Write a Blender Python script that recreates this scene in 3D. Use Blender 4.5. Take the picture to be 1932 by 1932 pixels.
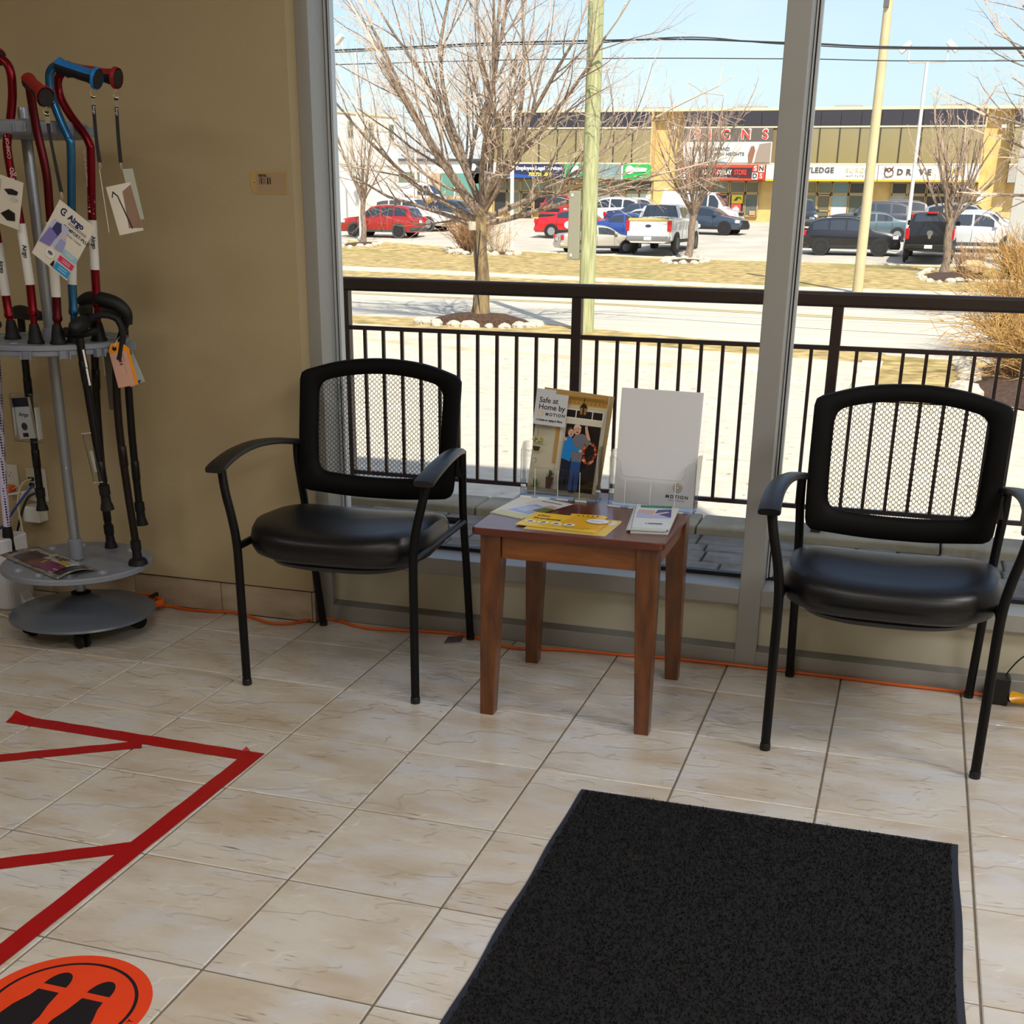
import bpy, bmesh, math, random
from mathutils import Vector, Matrix
random.seed(7)
PI = math.pi
S = bpy.context.scene
COL = S.collection
for o in list(bpy.data.objects): bpy.data.objects.remove(o)

# ------------------------------------------------------------- camera
def make_camera():
    yaw, pitch, roll = 0.301844979, 0.370602797, -0.012203662
    cy, sy, cp, sp = math.cos(yaw), math.sin(yaw), math.cos(pitch), math.sin(pitch)
    f = Vector((-sy*cp, cy*cp, -sp)); r = Vector((cy, sy, 0)); d = f.cross(r)
    cr, sr = math.cos(roll), math.sin(roll)
    r2 = cr*r + sr*d; d2 = -sr*r + cr*d
    cam = bpy.data.cameras.new('camera'); ob = bpy.data.objects.new('camera', cam); COL.objects.link(ob)
    m = Matrix((( r2.x, -d2.x, -f.x), (r2.y, -d2.y, -f.y), (r2.z, -d2.z, -f.z))).to_4x4()
    m.translation = Vector((2.0632, -3.2622, 1.2756))
    ob.matrix_world = m
    cam.sensor_fit = 'HORIZONTAL'; cam.sensor_width = 36.0
    cam.lens = 36.0*2326.658/1932.0
    cam.shift_y = 322.0/1932.0
    cam.clip_start = 0.05; cam.clip_end = 500
    S.camera = ob
make_camera()

# ------------------------------------------------------------- view, sky, sun, added room fill
S.view_settings.view_transform = 'Standard'
S.view_settings.look = 'None'
S.view_settings.exposure = 0.0
S.view_settings.gamma = 1.0
S.view_settings.use_curve_mapping = False

def make_world():
    w = bpy.data.worlds.new('sky'); S.world = w; w.use_nodes = True
    N = w.node_tree.nodes; L = w.node_tree.links; N.clear()
    out = N.new('ShaderNodeOutputWorld'); bg = N.new('ShaderNodeBackground')
    sky = N.new('ShaderNodeTexSky'); sky.sky_type = 'NISHITA'
    sky.sun_disc = False; sky.sun_elevation = math.radians(46); sky.sun_rotation = math.radians(149)
    sky.air_density = 1.0; sky.dust_density = 1.4; sky.ozone_density = 2.6
    tc = N.new('ShaderNodeTexCoord'); mp = N.new('ShaderNodeMapping'); mp.inputs['Scale'].default_value = (1.2, 1.2, 5.0)
    nz = N.new('ShaderNodeTexNoise'); nz.inputs['Scale'].default_value = 2.2; nz.inputs['Detail'].default_value = 6
    rp = N.new('ShaderNodeValToRGB'); rp.color_ramp.elements[0].position = .36; rp.color_ramp.elements[1].position = .72
    rp.color_ramp.elements[0].color = (0, 0, 0, 1); rp.color_ramp.elements[1].color = (.62, .62, .62, 1)
    mx = N.new('ShaderNodeMix'); mx.data_type = 'RGBA'
    mx.inputs['B'].default_value = (5.4, 5.7, 6.0, 1)
    L.new(tc.outputs['Generated'], mp.inputs['Vector']); L.new(mp.outputs['Vector'], nz.inputs['Vector'])
    L.new(nz.outputs['Fac'], rp.inputs['Fac']); L.new(rp.outputs['Color'], mx.inputs['Factor'])
    L.new(sky.outputs['Color'], mx.inputs['A']); L.new(mx.outputs['Result'], bg.inputs['Color'])
    bg.inputs['Strength'].default_value = SKY
    L.new(bg.outputs['Background'], out.inputs['Surface'])
SKY = 0.195
make_world()

def lamp(name, kind, energy, loc, color=(1, 1, 1), rot=None, **kw):
    l = bpy.data.lights.new(name, kind); l.energy = energy; l.color = color
    for k, v in kw.items(): setattr(l, k, v)
    o = bpy.data.objects.new(name, l); o.location = loc
    if rot: o.rotation_euler = rot
    COL.objects.link(o); return o
sun = lamp('sun', 'SUN', 6.5, (5, -10, 20), (1.0, .93, .80), angle=math.radians(.6))
sun.rotation_euler = Vector((.36, -.60, .72)).to_track_quat('Z', 'Y').to_euler()
# area lamps added out of view below the ceiling to brighten the room
for lx, ly, e in ((3.9, -1.1, 50), (3.9, -3.3, 50), (1.4, -2.1, 15), (1.4, -4.5, 18), (-1.2, -2.8, 14)):
    lamp('added_fill_lamp', 'AREA', e, (lx, ly, 2.70), (1.0, .97, .93), shape='RECTANGLE', size=1.2, size_y=.6)

# ------------------------------------------------------------- materials
def lin(c):
    r = []
    for v in c[:3]:
        v /= 255.0
        r.append(v/12.92 if v <= .04045 else ((v+.055)/1.055)**2.4)
    return (r[0], r[1], r[2], 1)
MATS = {}
def M(name, c=(128, 128, 128), rough=.5, metal=0.0, var=0.0, scale=8.0, bump=0.0, bscale=60.0, c2=None, stretch=(1, 1, 1), spec=.5, coat=0.0, rnd=False, lo=.35, hi=.65, detail=5):
    """procedural principled material: colour c varied towards c2 (or darker by var) by noise, with fine bump"""
    if name in MATS: return MATS[name]
    m = bpy.data.materials.new(name); m.use_nodes = True
    N = m.node_tree.nodes; L = m.node_tree.links
    p = N['Principled BSDF']
    p.inputs['Roughness'].default_value = rough; p.inputs['Metallic'].default_value = metal
    p.inputs['Specular IOR Level'].default_value = spec
    if coat: p.inputs['Coat Weight'].default_value = coat; p.inputs['Coat Roughness'].default_value = .06
    col = lin(c); p.inputs['Base Color'].default_value = col
    m.diffuse_color = col
    if var or c2 or bump:
        tc = N.new('ShaderNodeTexCoord'); mp = N.new('ShaderNodeMapping'); mp.inputs['Scale'].default_value = stretch
        L.new(tc.outputs['Object'], mp.inputs['Vector'])
        src = mp.outputs['Vector']
        if rnd:
            oi = N.new('ShaderNodeObjectInfo'); va = N.new('ShaderNodeVectorMath'); va.operation = 'MULTIPLY_ADD'
            cb = N.new('ShaderNodeCombineXYZ')
            for k in range(3): L.new(oi.outputs['Random'], cb.inputs[k])
            va.inputs[1].default_value = (37, 53, 71); L.new(cb.outputs[0], va.inputs[0]); L.new(src, va.inputs[2]); src = va.outputs[0]
    if var or c2:
        nz = N.new('ShaderNodeTexNoise'); nz.inputs['Scale'].default_value = scale; nz.inputs['Detail'].default_value = detail
        L.new(src, nz.inputs['Vector'])
        rp = N.new('ShaderNodeValToRGB'); e = rp.color_ramp.elements
        e[0].position = lo; e[1].position = hi
        b = lin(c2) if c2 else tuple(v*(1-var) for v in col[:3])+(1,)
        e[0].color = b; e[1].color = col
        L.new(nz.outputs['Fac'], rp.inputs['Fac']); L.new(rp.outputs['Color'], p.inputs['Base Color'])
    if bump:
        n2 = N.new('ShaderNodeTexNoise'); n2.inputs['Scale'].default_value = bscale; n2.inputs['Detail'].default_value = 4
        bp = N.new('ShaderNodeBump'); bp.inputs['Strength'].default_value = bump; bp.inputs['Distance'].default_value = .01
        L.new(src, n2.inputs['Vector']); L.new(n2.outputs['Fac'], bp.inputs['Height']); L.new(bp.outputs['Normal'], p.inputs['Normal'])
    MATS[name] = m
    return m
def glass_mat(name, tint=(1, 1, 1), refl=1.0, rough=0.0):
    """thin clear sheet: fresnel reflection over straight transmission"""
    if name in MATS: return MATS[name]
    m = bpy.data.materials.new(name); m.use_nodes = True
    N = m.node_tree.nodes; L = m.node_tree.links; N.clear()
    out = N.new('ShaderNodeOutputMaterial'); mx = N.new('ShaderNodeMixShader'); tr = N.new('ShaderNodeBsdfTransparent')
    gl = N.new('ShaderNodeBsdfGlossy'); fr = N.new('ShaderNodeFresnel'); mu = N.new('ShaderNodeMath'); mu.operation = 'MULTIPLY'
    tr.inputs['Color'].default_value = tint+(1,); gl.inputs['Roughness'].default_value = rough
    fr.inputs['IOR'].default_value = 1.45; mu.inputs[1].default_value = refl
    L.new(fr.outputs[0], mu.inputs[0]); L.new(mu.outputs[0], mx.inputs[0])
    L.new(tr.outputs[0], mx.inputs[1]); L.new(gl.outputs[0], mx.inputs[2]); L.new(mx.outputs[0], out.inputs[0])
    MATS[name] = m
    return m

# ------------------------------------------------------------- objects
def tag(o, label=None, cat=None, group=None, kind=None):
    if label: o['label'] = label
    if cat: o['category'] = cat
    if group: o['group'] = group
    if kind: o['kind'] = kind
    return o
def empty(name, loc=(0, 0, 0), rz=0.0, label=None, cat=None, group=None, kind=None, scale=None):
    o = bpy.data.objects.new(name, None); COL.objects.link(o)
    o.location = loc; o.rotation_euler = (0, 0, rz); o.empty_display_size = .05
    if scale: o.scale = (scale,)*3
    return tag(o, label, cat, group, kind)
def rootm(o):
    m = Matrix.Identity(4)
    while o is not None:
        m = Matrix.LocRotScale(o.location, o.rotation_euler, o.scale) @ m; o = o.parent
    return m
class MB:
    """collects shapes; build() links them as ONE mesh object"""
    def __init__(s): s.v = []; s.f = []; s.mi = []; s.m = 0
    def add(s, vs, fs):
        b = len(s.v); s.v += [tuple(v) for v in vs]
        for f in fs: s.f.append(tuple(b+i for i in f)); s.mi.append(s.m)
        return s
    def box(s, x0, x1, y0, y1, z0, z1, mat=None):
        vs = [Vector(p) for p in ((x0,y0,z0),(x1,y0,z0),(x1,y1,z0),(x0,y1,z0),(x0,y0,z1),(x1,y0,z1),(x1,y1,z1),(x0,y1,z1))]
        if mat is not None: vs = [mat @ v for v in vs]
        return s.add(vs, [(0,3,2,1),(4,5,6,7),(0,1,5,4),(1,2,6,5),(2,3,7,6),(3,0,4,7)])
    def tube(s, pts, r, n=8, cap=True, flat=1.0):
        pts = [Vector(p) for p in pts]; k = len(pts)
        rs = r if isinstance(r, (list, tuple)) else [r]*k
        b = len(s.v); prev = None
        for i, p in enumerate(pts):
            t = (pts[min(i+1, k-1)]-pts[max(i-1, 0)])
            t = t.normalized() if t.length > 1e-9 else Vector((0, 0, 1))
            if prev is None:
                a = Vector((0, 0, 1)) if abs(t.z) < .9 else Vector((1, 0, 0))
                u = t.cross(a).normalized()
            else:
                u = prev-t*prev.dot(t)
                u = u.normalized() if u.length > 1e-6 else t.orthogonal().normalized()
            prev = u; w = t.cross(u)
            for j in range(n):
                a = 2*PI*j/n
                s.v.append(tuple(p+u*(rs[i]*math.cos(a))+w*(rs[i]*flat*math.sin(a))))
        for i in range(k-1):
            for j in range(n):
                a = b+i*n+j; c = b+i*n+(j+1) % n
                s.f.append((a, c, c+n, a+n)); s.mi.append(s.m)
        if cap:
            s.f.append(tuple(b+j for j in range(n))[::-1]); s.mi.append(s.m)
            s.f.append(tuple(b+(k-1)*n+j for j in range(n))); s.mi.append(s.m)
        return s
    def lathe(s, prof, n=24, mat=None, cap=True):
        """prof: (r, z) list, revolved about local z"""
        b = len(s.v); k = len(prof)
        for r, z in prof:
            for j in range(n):
                a = 2*PI*j/n; p = Vector((r*math.cos(a), r*math.sin(a), z))
                s.v.append(tuple(mat @ p if mat is not None else p))
        for i in range(k-1):
            for j in range(n):
                a = b+i*n+j; c = b+i*n+(j+1) % n
                s.f.append((a, c, c+n, a+n)); s.mi.append(s.m)
        if cap:
            if prof[0][0] > 1e-5: s.f.append(tuple(b+j for j in range(n))[::-1]); s.mi.append(s.m)
            if prof[-1][0] > 1e-5: s.f.append(tuple(b+(k-1)*n+j for j in range(n))); s.mi.append(s.m)
        return s
    def prism(s, poly, z0, z1, mat=None):
        """2d polygon extruded along local z"""
        n = len(poly)
        vs = [Vector((x, y, z0)) for x, y in poly]+[Vector((x, y, z1)) for x, y in poly]
        if mat is not None: vs = [mat @ v for v in vs]
        return s.add(vs, [tuple(range(n))[::-1], tuple(range(n, 2*n))]+[(i, (i+1) % n, n+(i+1) % n, n+i) for i in range(n)])
    def grid(s, rows, wrap=False):
        b = len(s.v); n = len(rows[0])
        for r in rows: s.v += [tuple(p) for p in r]
        for i in range(len(rows)-1):
            for j in range(n if wrap else n-1):
                c = (j+1) % n
                s.f.append((b+i*n+j, b+i*n+c, b+(i+1)*n+c, b+(i+1)*n+j)); s.mi.append(s.m)
        return s
    def build(s, name, mat, parent=None, smooth=False, world=False, bevel=0.0, seg=2, kind=None, label=None, loc=None):
        vs = s.v
        if world and parent is not None:
            im = rootm(parent).inverted(); vs = [tuple(im @ Vector(v)) for v in vs]
        if loc is not None: vs = [(x-loc[0], y-loc[1], z-loc[2]) for x, y, z in vs]
        me = bpy.data.meshes.new(name); me.from_pydata(vs, [], s.f)
        for m in (mat if isinstance(mat, list) else [mat]): me.materials.append(m)
        if isinstance(mat, list): me.polygons.foreach_set('material_index', s.mi)
        bm = bmesh.new(); bm.from_mesh(me); bmesh.ops.recalc_face_normals(bm, faces=bm.faces); bm.to_mesh(me); bm.free()
        if smooth:
            me.polygons.foreach_set('use_smooth', [True]*len(me.polygons))
            try: me.set_sharp_from_angle(angle=math.radians(38))
            except Exception: pass
        o = bpy.data.objects.new(name, me); COL.objects.link(o)
        if parent is not None: o.parent = parent
        if loc is not None: o.location = loc
        if bevel:
            b = o.modifiers.new('bevel', 'BEVEL'); b.width = bevel; b.segments = seg; b.limit_method = 'ANGLE'
        if kind: o['kind'] = kind
        if label: o['label'] = label
        return o
def dup(o, parent=None):
    c = o.copy(); COL.objects.link(c)
    if parent is not None: c.parent = parent
    for ch in list(o.children): dup(ch, c)
    return c
def bez(pts, n=8):
    """smooth curve (Catmull-Rom) through points"""
    P = [Vector(p) for p in pts]; out = []
    for i in range(len(P)-1):
        a = P[max(i-1, 0)]; b = P[i]; c = P[i+1]; d = P[min(i+2, len(P)-1)]
        for k in range(n):
            t = k/n
            out.append(.5*((2*b)+(c-a)*t+(2*a-5*b+4*c-d)*t*t+(3*b-a-3*c+d)*t**3))
    out.append(P[-1]); return out
def frame3(o, x, y):
    """matrix with origin o, local x and y axes (z = x cross y)"""
    x = Vector(x).normalized(); y = Vector(y); y = (y-x*y.dot(x)).normalized(); z = x.cross(y); o = Vector(o)
    return Matrix(((x.x, y.x, z.x, o.x), (x.y, y.y, z.y, o.y), (x.z, y.z, z.z, o.z), (0, 0, 0, 1)))
FM = None
def text_mb(mb, s, size, mat, align='CENTER', ext=0.0, sx=1.0, bold=0.0, spacing=1.0):
    """adds lettering lying in the local xy plane of mat to mb"""
    cu = bpy.data.curves.new('lettering', 'FONT'); cu.body = s; cu.size = size; cu.align_x = align; cu.align_y = 'CENTER'
    cu.extrude = ext; cu.offset = bold; cu.space_character = spacing; cu.resolution_u = 3
    o = bpy.data.objects.new('lettering', cu); COL.objects.link(o)
    dg = bpy.context.evaluated_depsgraph_get(); dg.update()
    me = bpy.data.meshes.new_from_object(o.evaluated_get(dg))
    mb.add([mat @ Vector((v.co.x*sx, v.co.y, v.co.z)) for v in me.vertices], [tuple(p.vertices) for p in me.polygons])
    bpy.data.objects.remove(o); bpy.data.curves.remove(cu); bpy.data.meshes.remove(me)
    return mb
# ============================================================= ROOM
T = .33
def tile_material():
    m = M('floor_tile_stone', (208, 202, 192), rough=.34, c2=(186, 170, 148), scale=4.5, stretch=(.8, 1.7, 1), rnd=True, lo=.3, hi=.62, bump=.0, spec=.8)
    N = m.node_tree.nodes; L = m.node_tree.links; p = N['Principled BSDF']
    mp = [n for n in N if n.type == 'VECT_MATH'][0].outputs[0]
    base = p.inputs['Base Color'].links[0].from_socket
    # bluish grey clouds
    n1 = N.new('ShaderNodeTexNoise'); n1.inputs['Scale'].default_value = 7; n1.inputs['Detail'].default_value = 5
    r1 = N.new('ShaderNodeValToRGB'); r1.color_ramp.elements[0].position = .50; r1.color_ramp.elements[1].position = .68
    r1.color_ramp.elements[1].color = (.8, .8, .8, 1)
    m1 = N.new('ShaderNodeMix'); m1.data_type = 'RGBA'; m1.inputs['B'].default_value = lin((203, 202, 203))
    L.new(mp, n1.inputs['Vector']); L.new(n1.outputs['Fac'], r1.inputs['Fac']); L.new(r1.outputs['Color'], m1.inputs['Factor']); L.new(base, m1.inputs['A'])
    # little travertine pits, in streaks along the rows
    sc = N.new('ShaderNodeVectorMath'); sc.operation = 'MULTIPLY'; sc.inputs[1].default_value = (22, 85, 1)
    n2 = N.new('ShaderNodeTexNoise'); n2.inputs['Scale'].default_value = 1; n2.inputs['Detail'].default_value = 6
    n2b = N.new('ShaderNodeTexNoise'); n2b.inputs['Scale'].default_value = 6; n2b.inputs['Detail'].default_value = 2
    r2 = N.new('ShaderNodeValToRGB'); r2.color_ramp.elements[0].position = .62; r2.color_ramp.elements[1].position = .72
    mm = N.new('ShaderNodeMath'); mm.operation = 'MULTIPLY'
    r2b = N.new('ShaderNodeValToRGB'); r2b.color_ramp.elements[0].position = .45; r2b.color_ramp.elements[1].position = .65
    m2 = N.new('ShaderNodeMix'); m2.data_type = 'RGBA'; m2.inputs['B'].default_value = lin((128, 110, 90))
    L.new(mp, sc.inputs[0]); L.new(sc.outputs[0], n2.inputs['Vector']); L.new(mp, n2b.inputs['Vector'])
    L.new(n2.outputs['Fac'], r2.inputs['Fac']); L.new(n2b.outputs['Fac'], r2b.inputs['Fac'])
    L.new(r2.outputs['Color'], mm.inputs[0]); L.new(r2b.outputs['Color'], mm.inputs[1])
    L.new(mm.outputs[0], m2.inputs['Factor']); L.new(m1.outputs['Result'], m2.inputs['A']); L.new(m2.outputs['Result'], p.inputs['Base Color'])
    # fine rocky relief with a few wandering ridges
    n3 = N.new('ShaderNodeTexNoise'); n3.inputs['Scale'].default_value = 40; n3.inputs['Detail'].default_value = 5
    n4 = N.new('ShaderNodeTexNoise'); n4.inputs['Scale'].default_value = 5; n4.inputs['Detail'].default_value = 3
    r4 = N.new('ShaderNodeValToRGB'); e = r4.color_ramp.elements; e[0].position = .49; e[0].color = (0, 0, 0, 1); e[1].position = .51; e[1].color = (1, 1, 1, 1)
    a = N.new('ShaderNodeMath'); a.operation = 'MULTIPLY_ADD'; a.inputs[1].default_value = .6
    s3 = N.new('ShaderNodeMath'); s3.operation = 'SUBTRACT'
    bp = N.new('ShaderNodeBump'); bp.inputs['Strength'].default_value = .42; bp.inputs['Distance'].default_value = .0035
    L.new(mp, n3.inputs['Vector']); L.new(mp, n4.inputs['Vector']); L.new(n4.outputs['Fac'], r4.inputs['Fac'])
    L.new(n3.outputs['Fac'], a.inputs[0]); L.new(r4.outputs['Color'], a.inputs[2]); L.new(a.outputs[0], s3.inputs[0]); L.new(mm.outputs[0], s3.inputs[1])
    L.new(s3.outputs[0], bp.inputs['Height']); L.new(bp.outputs['Normal'], p.inputs['Normal'])
    # clouds of glossier glaze
    mr = N.new('ShaderNodeMapRange'); mr.inputs['To Min'].default_value = .18; mr.inputs['To Max'].default_value = .40
    L.new(n4.outputs['Fac'], mr.inputs['Value']); L.new(mr.outputs['Result'], p.inputs['Roughness'])
    return m
TILE = tile_material()
GROUT = M('grout', (118, 108, 96), rough=.9, var=.25, scale=30)

floor = MB().box(-3.3, 5.3, -6.1, .36, -.12, -.0035).build('floor', GROUT, kind='structure')
def tile_mesh(w, d):
    mb = MB(); g = .0022; c = .0022
    x0, x1, y0, y1 = g, w-g, g, d-g
    mb.grid([[(x0, y0, -.012), (x1, y0, -.012), (x1, y1, -.012), (x0, y1, -.012)],
             [(x0, y0, -c), (x1, y0, -c), (x1, y1, -c), (x0, y1, -c)],
             [(x0+c, y0+c, 0), (x1-c, y0+c, 0), (x1-c, y1-c, 0), (x0+c, y1-c, 0)]], wrap=True)
    mb.add([(x0+c, y0+c, 0), (x1-c, y0+c, 0), (x1-c, y1-c, 0), (x0+c, y1-c, 0)], [(0, 1, 2, 3)])
    return mb
full = tile_mesh(T, T).build('tile', TILE, floor)
edge_l = tile_mesh(T, .176).build('tile', TILE, floor); edge_r = tile_mesh(T, .222).build('tile', TILE, floor)
first = {id(full): True, id(edge_l): True, id(edge_r): True}
def put_tile(src, x, y):
    o = src
    if first.pop(id(src), None) is None:
        o = src.copy(); COL.objects.link(o); o.parent = floor
    o.location = (x, y, random.uniform(-.0004, .0004))
for i in range(-7, 13):
    put_tile(edge_l if i < 1 else edge_r, i*T, 0)
    for j in range(1, 12):
        put_tile(full, i*T, -j*T)

WALL = M('wall_paint', (184, 166, 130), rough=.75, var=.06, scale=3, bump=.08, bscale=220)
WHITE_CEIL = M('ceiling_paint', (225, 222, 214), rough=.9)
TRIMTILE = M('baseboard_tile', (196, 178, 154), rough=.4, c2=(168, 150, 128), scale=7, stretch=(1, 1, 2.5), rnd=True, bump=.1, bscale=60)
wall_front = MB().box(-3.2, .322, .170, .36, .106, 2.75).build('wall_front', WALL, kind='structure')
bb = MB().box(-3.2, .322, .186, .36, -.003, .1055).build('baseboard_front', GROUT, kind='structure')
bt = MB().box(.0012, .3288, 0, .008, 0, .100).build('tile', TRIMTILE, bb, bevel=.0015)
k = 0
for i in range(-9, 2):
    x = -.018+i*T
    if x+T > .322:
        MB().box(.0012, .322-x, 0, .008, 0, .100).build('tile', TRIMTILE, bb, bevel=.0015).location = (x, .177, 0)
        continue
    o = bt if k == 0 else bt.copy()
    if k: COL.objects.link(o); o.parent = bb
    o.location = (x, .177, 0); k += 1
MB().box(-3.3, -3.2, -6, .36, 0, 2.75).build('wall_left', WALL, kind='structure')
MB().box(5.2, 5.32, -6, .36, 0, 2.75).build('wall_right', WALL, kind='structure')
MB().box(-3.3, 5.32, -6.12, -6, 0, 2.75).build('wall_back', WALL, kind='structure')
MB().box(-3.3, 5.32, -6.12, .36, 2.75, 2.85).build('ceiling', WHITE_CEIL, kind='structure')

# ------------------------------------------------------------- storefront glazing
ALU = M('grey_aluminium', (163, 163, 160), rough=.42, metal=.25, var=.05, scale=2, stretch=(1, 1, .2))
PANEL = M('beige_panel', (196, 192, 172), rough=.45, var=.04, scale=2)
GASKET = M('black_gasket', (18, 20, 26), rough=.5)
GLASS = glass_mat('window_glass', (.975, .98, .98), .5)
def bay(n, x0, x1, left_w, right_w):
    """one glazed bay: members run x0..x1 clear of left and right uprights"""
    r = empty('window_%d' % n, (x0, .225, 0), kind='structure')
    b = lambda *a: MB().box(*a)
    if left_w: b(x0-left_w, x0, .225, .36, -.003, 2.75).build('jamb', ALU, r, world=True, bevel=.0015)
    b(x0, x1, .225, .36, .189, .240).build('sill', ALU, r, world=True, bevel=.0025)
    b(x0, x1, .225, .36, -.003, .050).build('bottom_rail', ALU, r, world=True, bevel=.0015)
    MB().add([(x0, .227, .050), (x1, .227, .050), (x1, .252, .064), (x0, .252, .064), (x0, .36, .064), (x1, .36, .064), (x0, .36, .05), (x1, .36, .05)],
             [(0, 1, 2, 3), (3, 2, 5, 4), (0, 3, 4, 6), (1, 7, 5, 2)]).build('glazing_bead', M('alu_bead', (120, 120, 117), rough=.45), r, world=True)
    b(x0, x1, .250, .30, .060, .189).build('lower_panel', PANEL, r, world=True)
    b(x0, x1, .225, .36, 2.62, 2.75).build('header', ALU, r, world=True)
    g = MB()
    for a in ((x0, x1, .334, .358, .240, .252), (x0, x1, .334, .358, 2.608, 2.62), (x0, x0+.010, .334, .358, .252, 2.608), (x1-.010, x1, .334, .358, .252, 2.608)): g.box(*a)
    g.build('gasket', GASKET, r, world=True)
    g = MB()
    for a in ((x0+.002, x0+.006, .322, .333, .25, 2.6), (x0+.010, x0+.017, .330, .357, .252, 2.608)): g.box(*a)
    g.build('glazing_strip', M('bright_bead', (205, 210, 214), rough=.35, metal=.4), r, world=True)
    b(x0+.008, x1-.008, .343, .349, .250, 2.61).build('glass_pane', GLASS, r, world=True)
    if right_w: b(x1, x1+right_w, .225, .36, -.003, 2.75).build('mullion', ALU, r, world=True, bevel=.0015)
bay(1, .363, 1.668, .041, .062)
bay(2, 1.730, 3.360, 0, .062)
bay(3, 3.422, 5.20, 0, 0)

# ------------------------------------------------------------- the rest of our own building (keeps the sun off the window)
BRICK_EXT = M('exterior_stucco', (190, 178, 158), rough=.9, var=.1, scale=2)
ext = MB()
ext.box(-22, -3.31, -15, .36, -1.25, 2.86); ext.box(-3.31, 5.33, -15, -6.13, -1.25, 2.86)
ext.box(-22, 4.62, -15, .38, 2.86, 8.45); ext.box(4.62, 5.33, -15, .38, 2.86, 3.3)
ext.box(-3.31, 5.33, -6.13, .36, -1.25, -.125)
ext.build('wall_exterior', BRICK_EXT, kind='structure')

# ============================================================= THINGS ON THE FLOOR
# ---- door mat
PILE = M('mat_pile', (8, 8, 11), rough=.95, c2=(9, 9, 11), scale=240, lo=.4, hi=.6, detail=2)
matr = empty('door_mat', (1.865, -1.30, 0), label='large black carpet door mat lying on the tiles in the foreground', cat='mat')
def mat_outline(x0, x1, y0, y1, n=40):
    L = [(x0+.0025*math.sin(i*.55)*math.sin(i/n*PI)+.002, y1+(y0-y1)*i/n) for i in range(n+1)]
    R = [(x1+.0018*math.sin(i*.45+1), y0+(y1-y0)*i/n) for i in range(n+1)]
    return L, R
Lm, Rm = mat_outline(1.448, 2.284, -1.95, -.738)
MB().prism(Lm+Rm, .0006, .0045).build('rubber_border', M('mat_rubber', (30, 33, 46), rough=.6), matr, world=True)
pb = MB(); rnd = random.Random(3)
inset = .014
pb.prism([(x+inset, min(y, -.738-inset)) for x, y in Lm]+[(x-inset, min(y, -.738-inset)) for x, y in Rm], .004, .0075)
pb.build('carpet', PILE, matr, world=True)
pb = MB()
for _ in range(46000):
    x = rnd.uniform(1.462, 2.268); y = rnd.uniform(-1.93, -.750); a = rnd.uniform(0, PI); h = rnd.uniform(.003, .0075); w = .0022
    dx, dy = math.cos(a)*w, math.sin(a)*w; lx, ly = rnd.uniform(-.004, .004), rnd.uniform(-.004, .004)
    pb.add([(x-dx, y-dy, .0065), (x+dx, y+dy, .0065), (x+lx, y+ly, .0075+h)], [(0, 1, 2)])
pb.build('carpet_pile', M('mat_tuft', (27, 29, 40), rough=.9, c2=(4, 4, 6), scale=180, lo=.42, hi=.62, detail=2), matr, world=True, kind='stuff')

# ---- red floor tape
TAPE = M('red_tape', (166, 4, 16), rough=.32, var=.06, scale=30)
def tape(a, b, w, z, label, curl=False, lift=0.0):
    a = Vector(a+(0,)); b = Vector(b+(0,)); d = (b-a); n = Vector((-d.y, d.x, 0)).normalized()*(w/2)
    mb = MB(); k = 26; rows = []
    for i in range(k+1):
        t = i/k; p = a+d*t
        zz = z+.0006*math.sin(i*1.7)
        off = Vector((0, 0, 0))
        top = 0
        if curl and i < 2: top = (.017, .008)[i]
        rows.append([p-n+Vector((0, 0, zz)), p+Vector((0, 0, zz+top*.4)), p+n*(1-.3*(top > 0))+Vector((0, 0, zz+top))])
    mb.grid(rows)
    o = mb.build('floor_tape', TAPE); s = o.modifiers.new('solid', 'SOLIDIFY'); s.thickness = .0004; s.offset = 1
    return tag(o, label, 'tape', 'red tape strips stuck on the floor')
tape((-.072, -.811), (.622, -.818), .050, .0012, 'far red tape strip with a curled-up left end, nearest the chairs', curl=True)
tape((.634, -.794), (.622, -1.90), .047, .0018, 'long red tape strip running from the corner to the lower left past the sticker')
tape((.340, -.843), (-.30, -1.262), .044, .0015, 'red diagonal tape strip joining the far strip, upper of two diagonals')
tape((.630, -1.300), (.02, -1.716), .046, .0014, 'red diagonal tape strip joining the long strip, lower of two diagonals')
MB().add([(.598, -.806, .004), (.615, -.79, .001), (.604, -.788, .011)], [(0, 1, 2)]).build('lifted_corner', TAPE, None).parent = bpy.data.objects['floor_tape.001']

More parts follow.
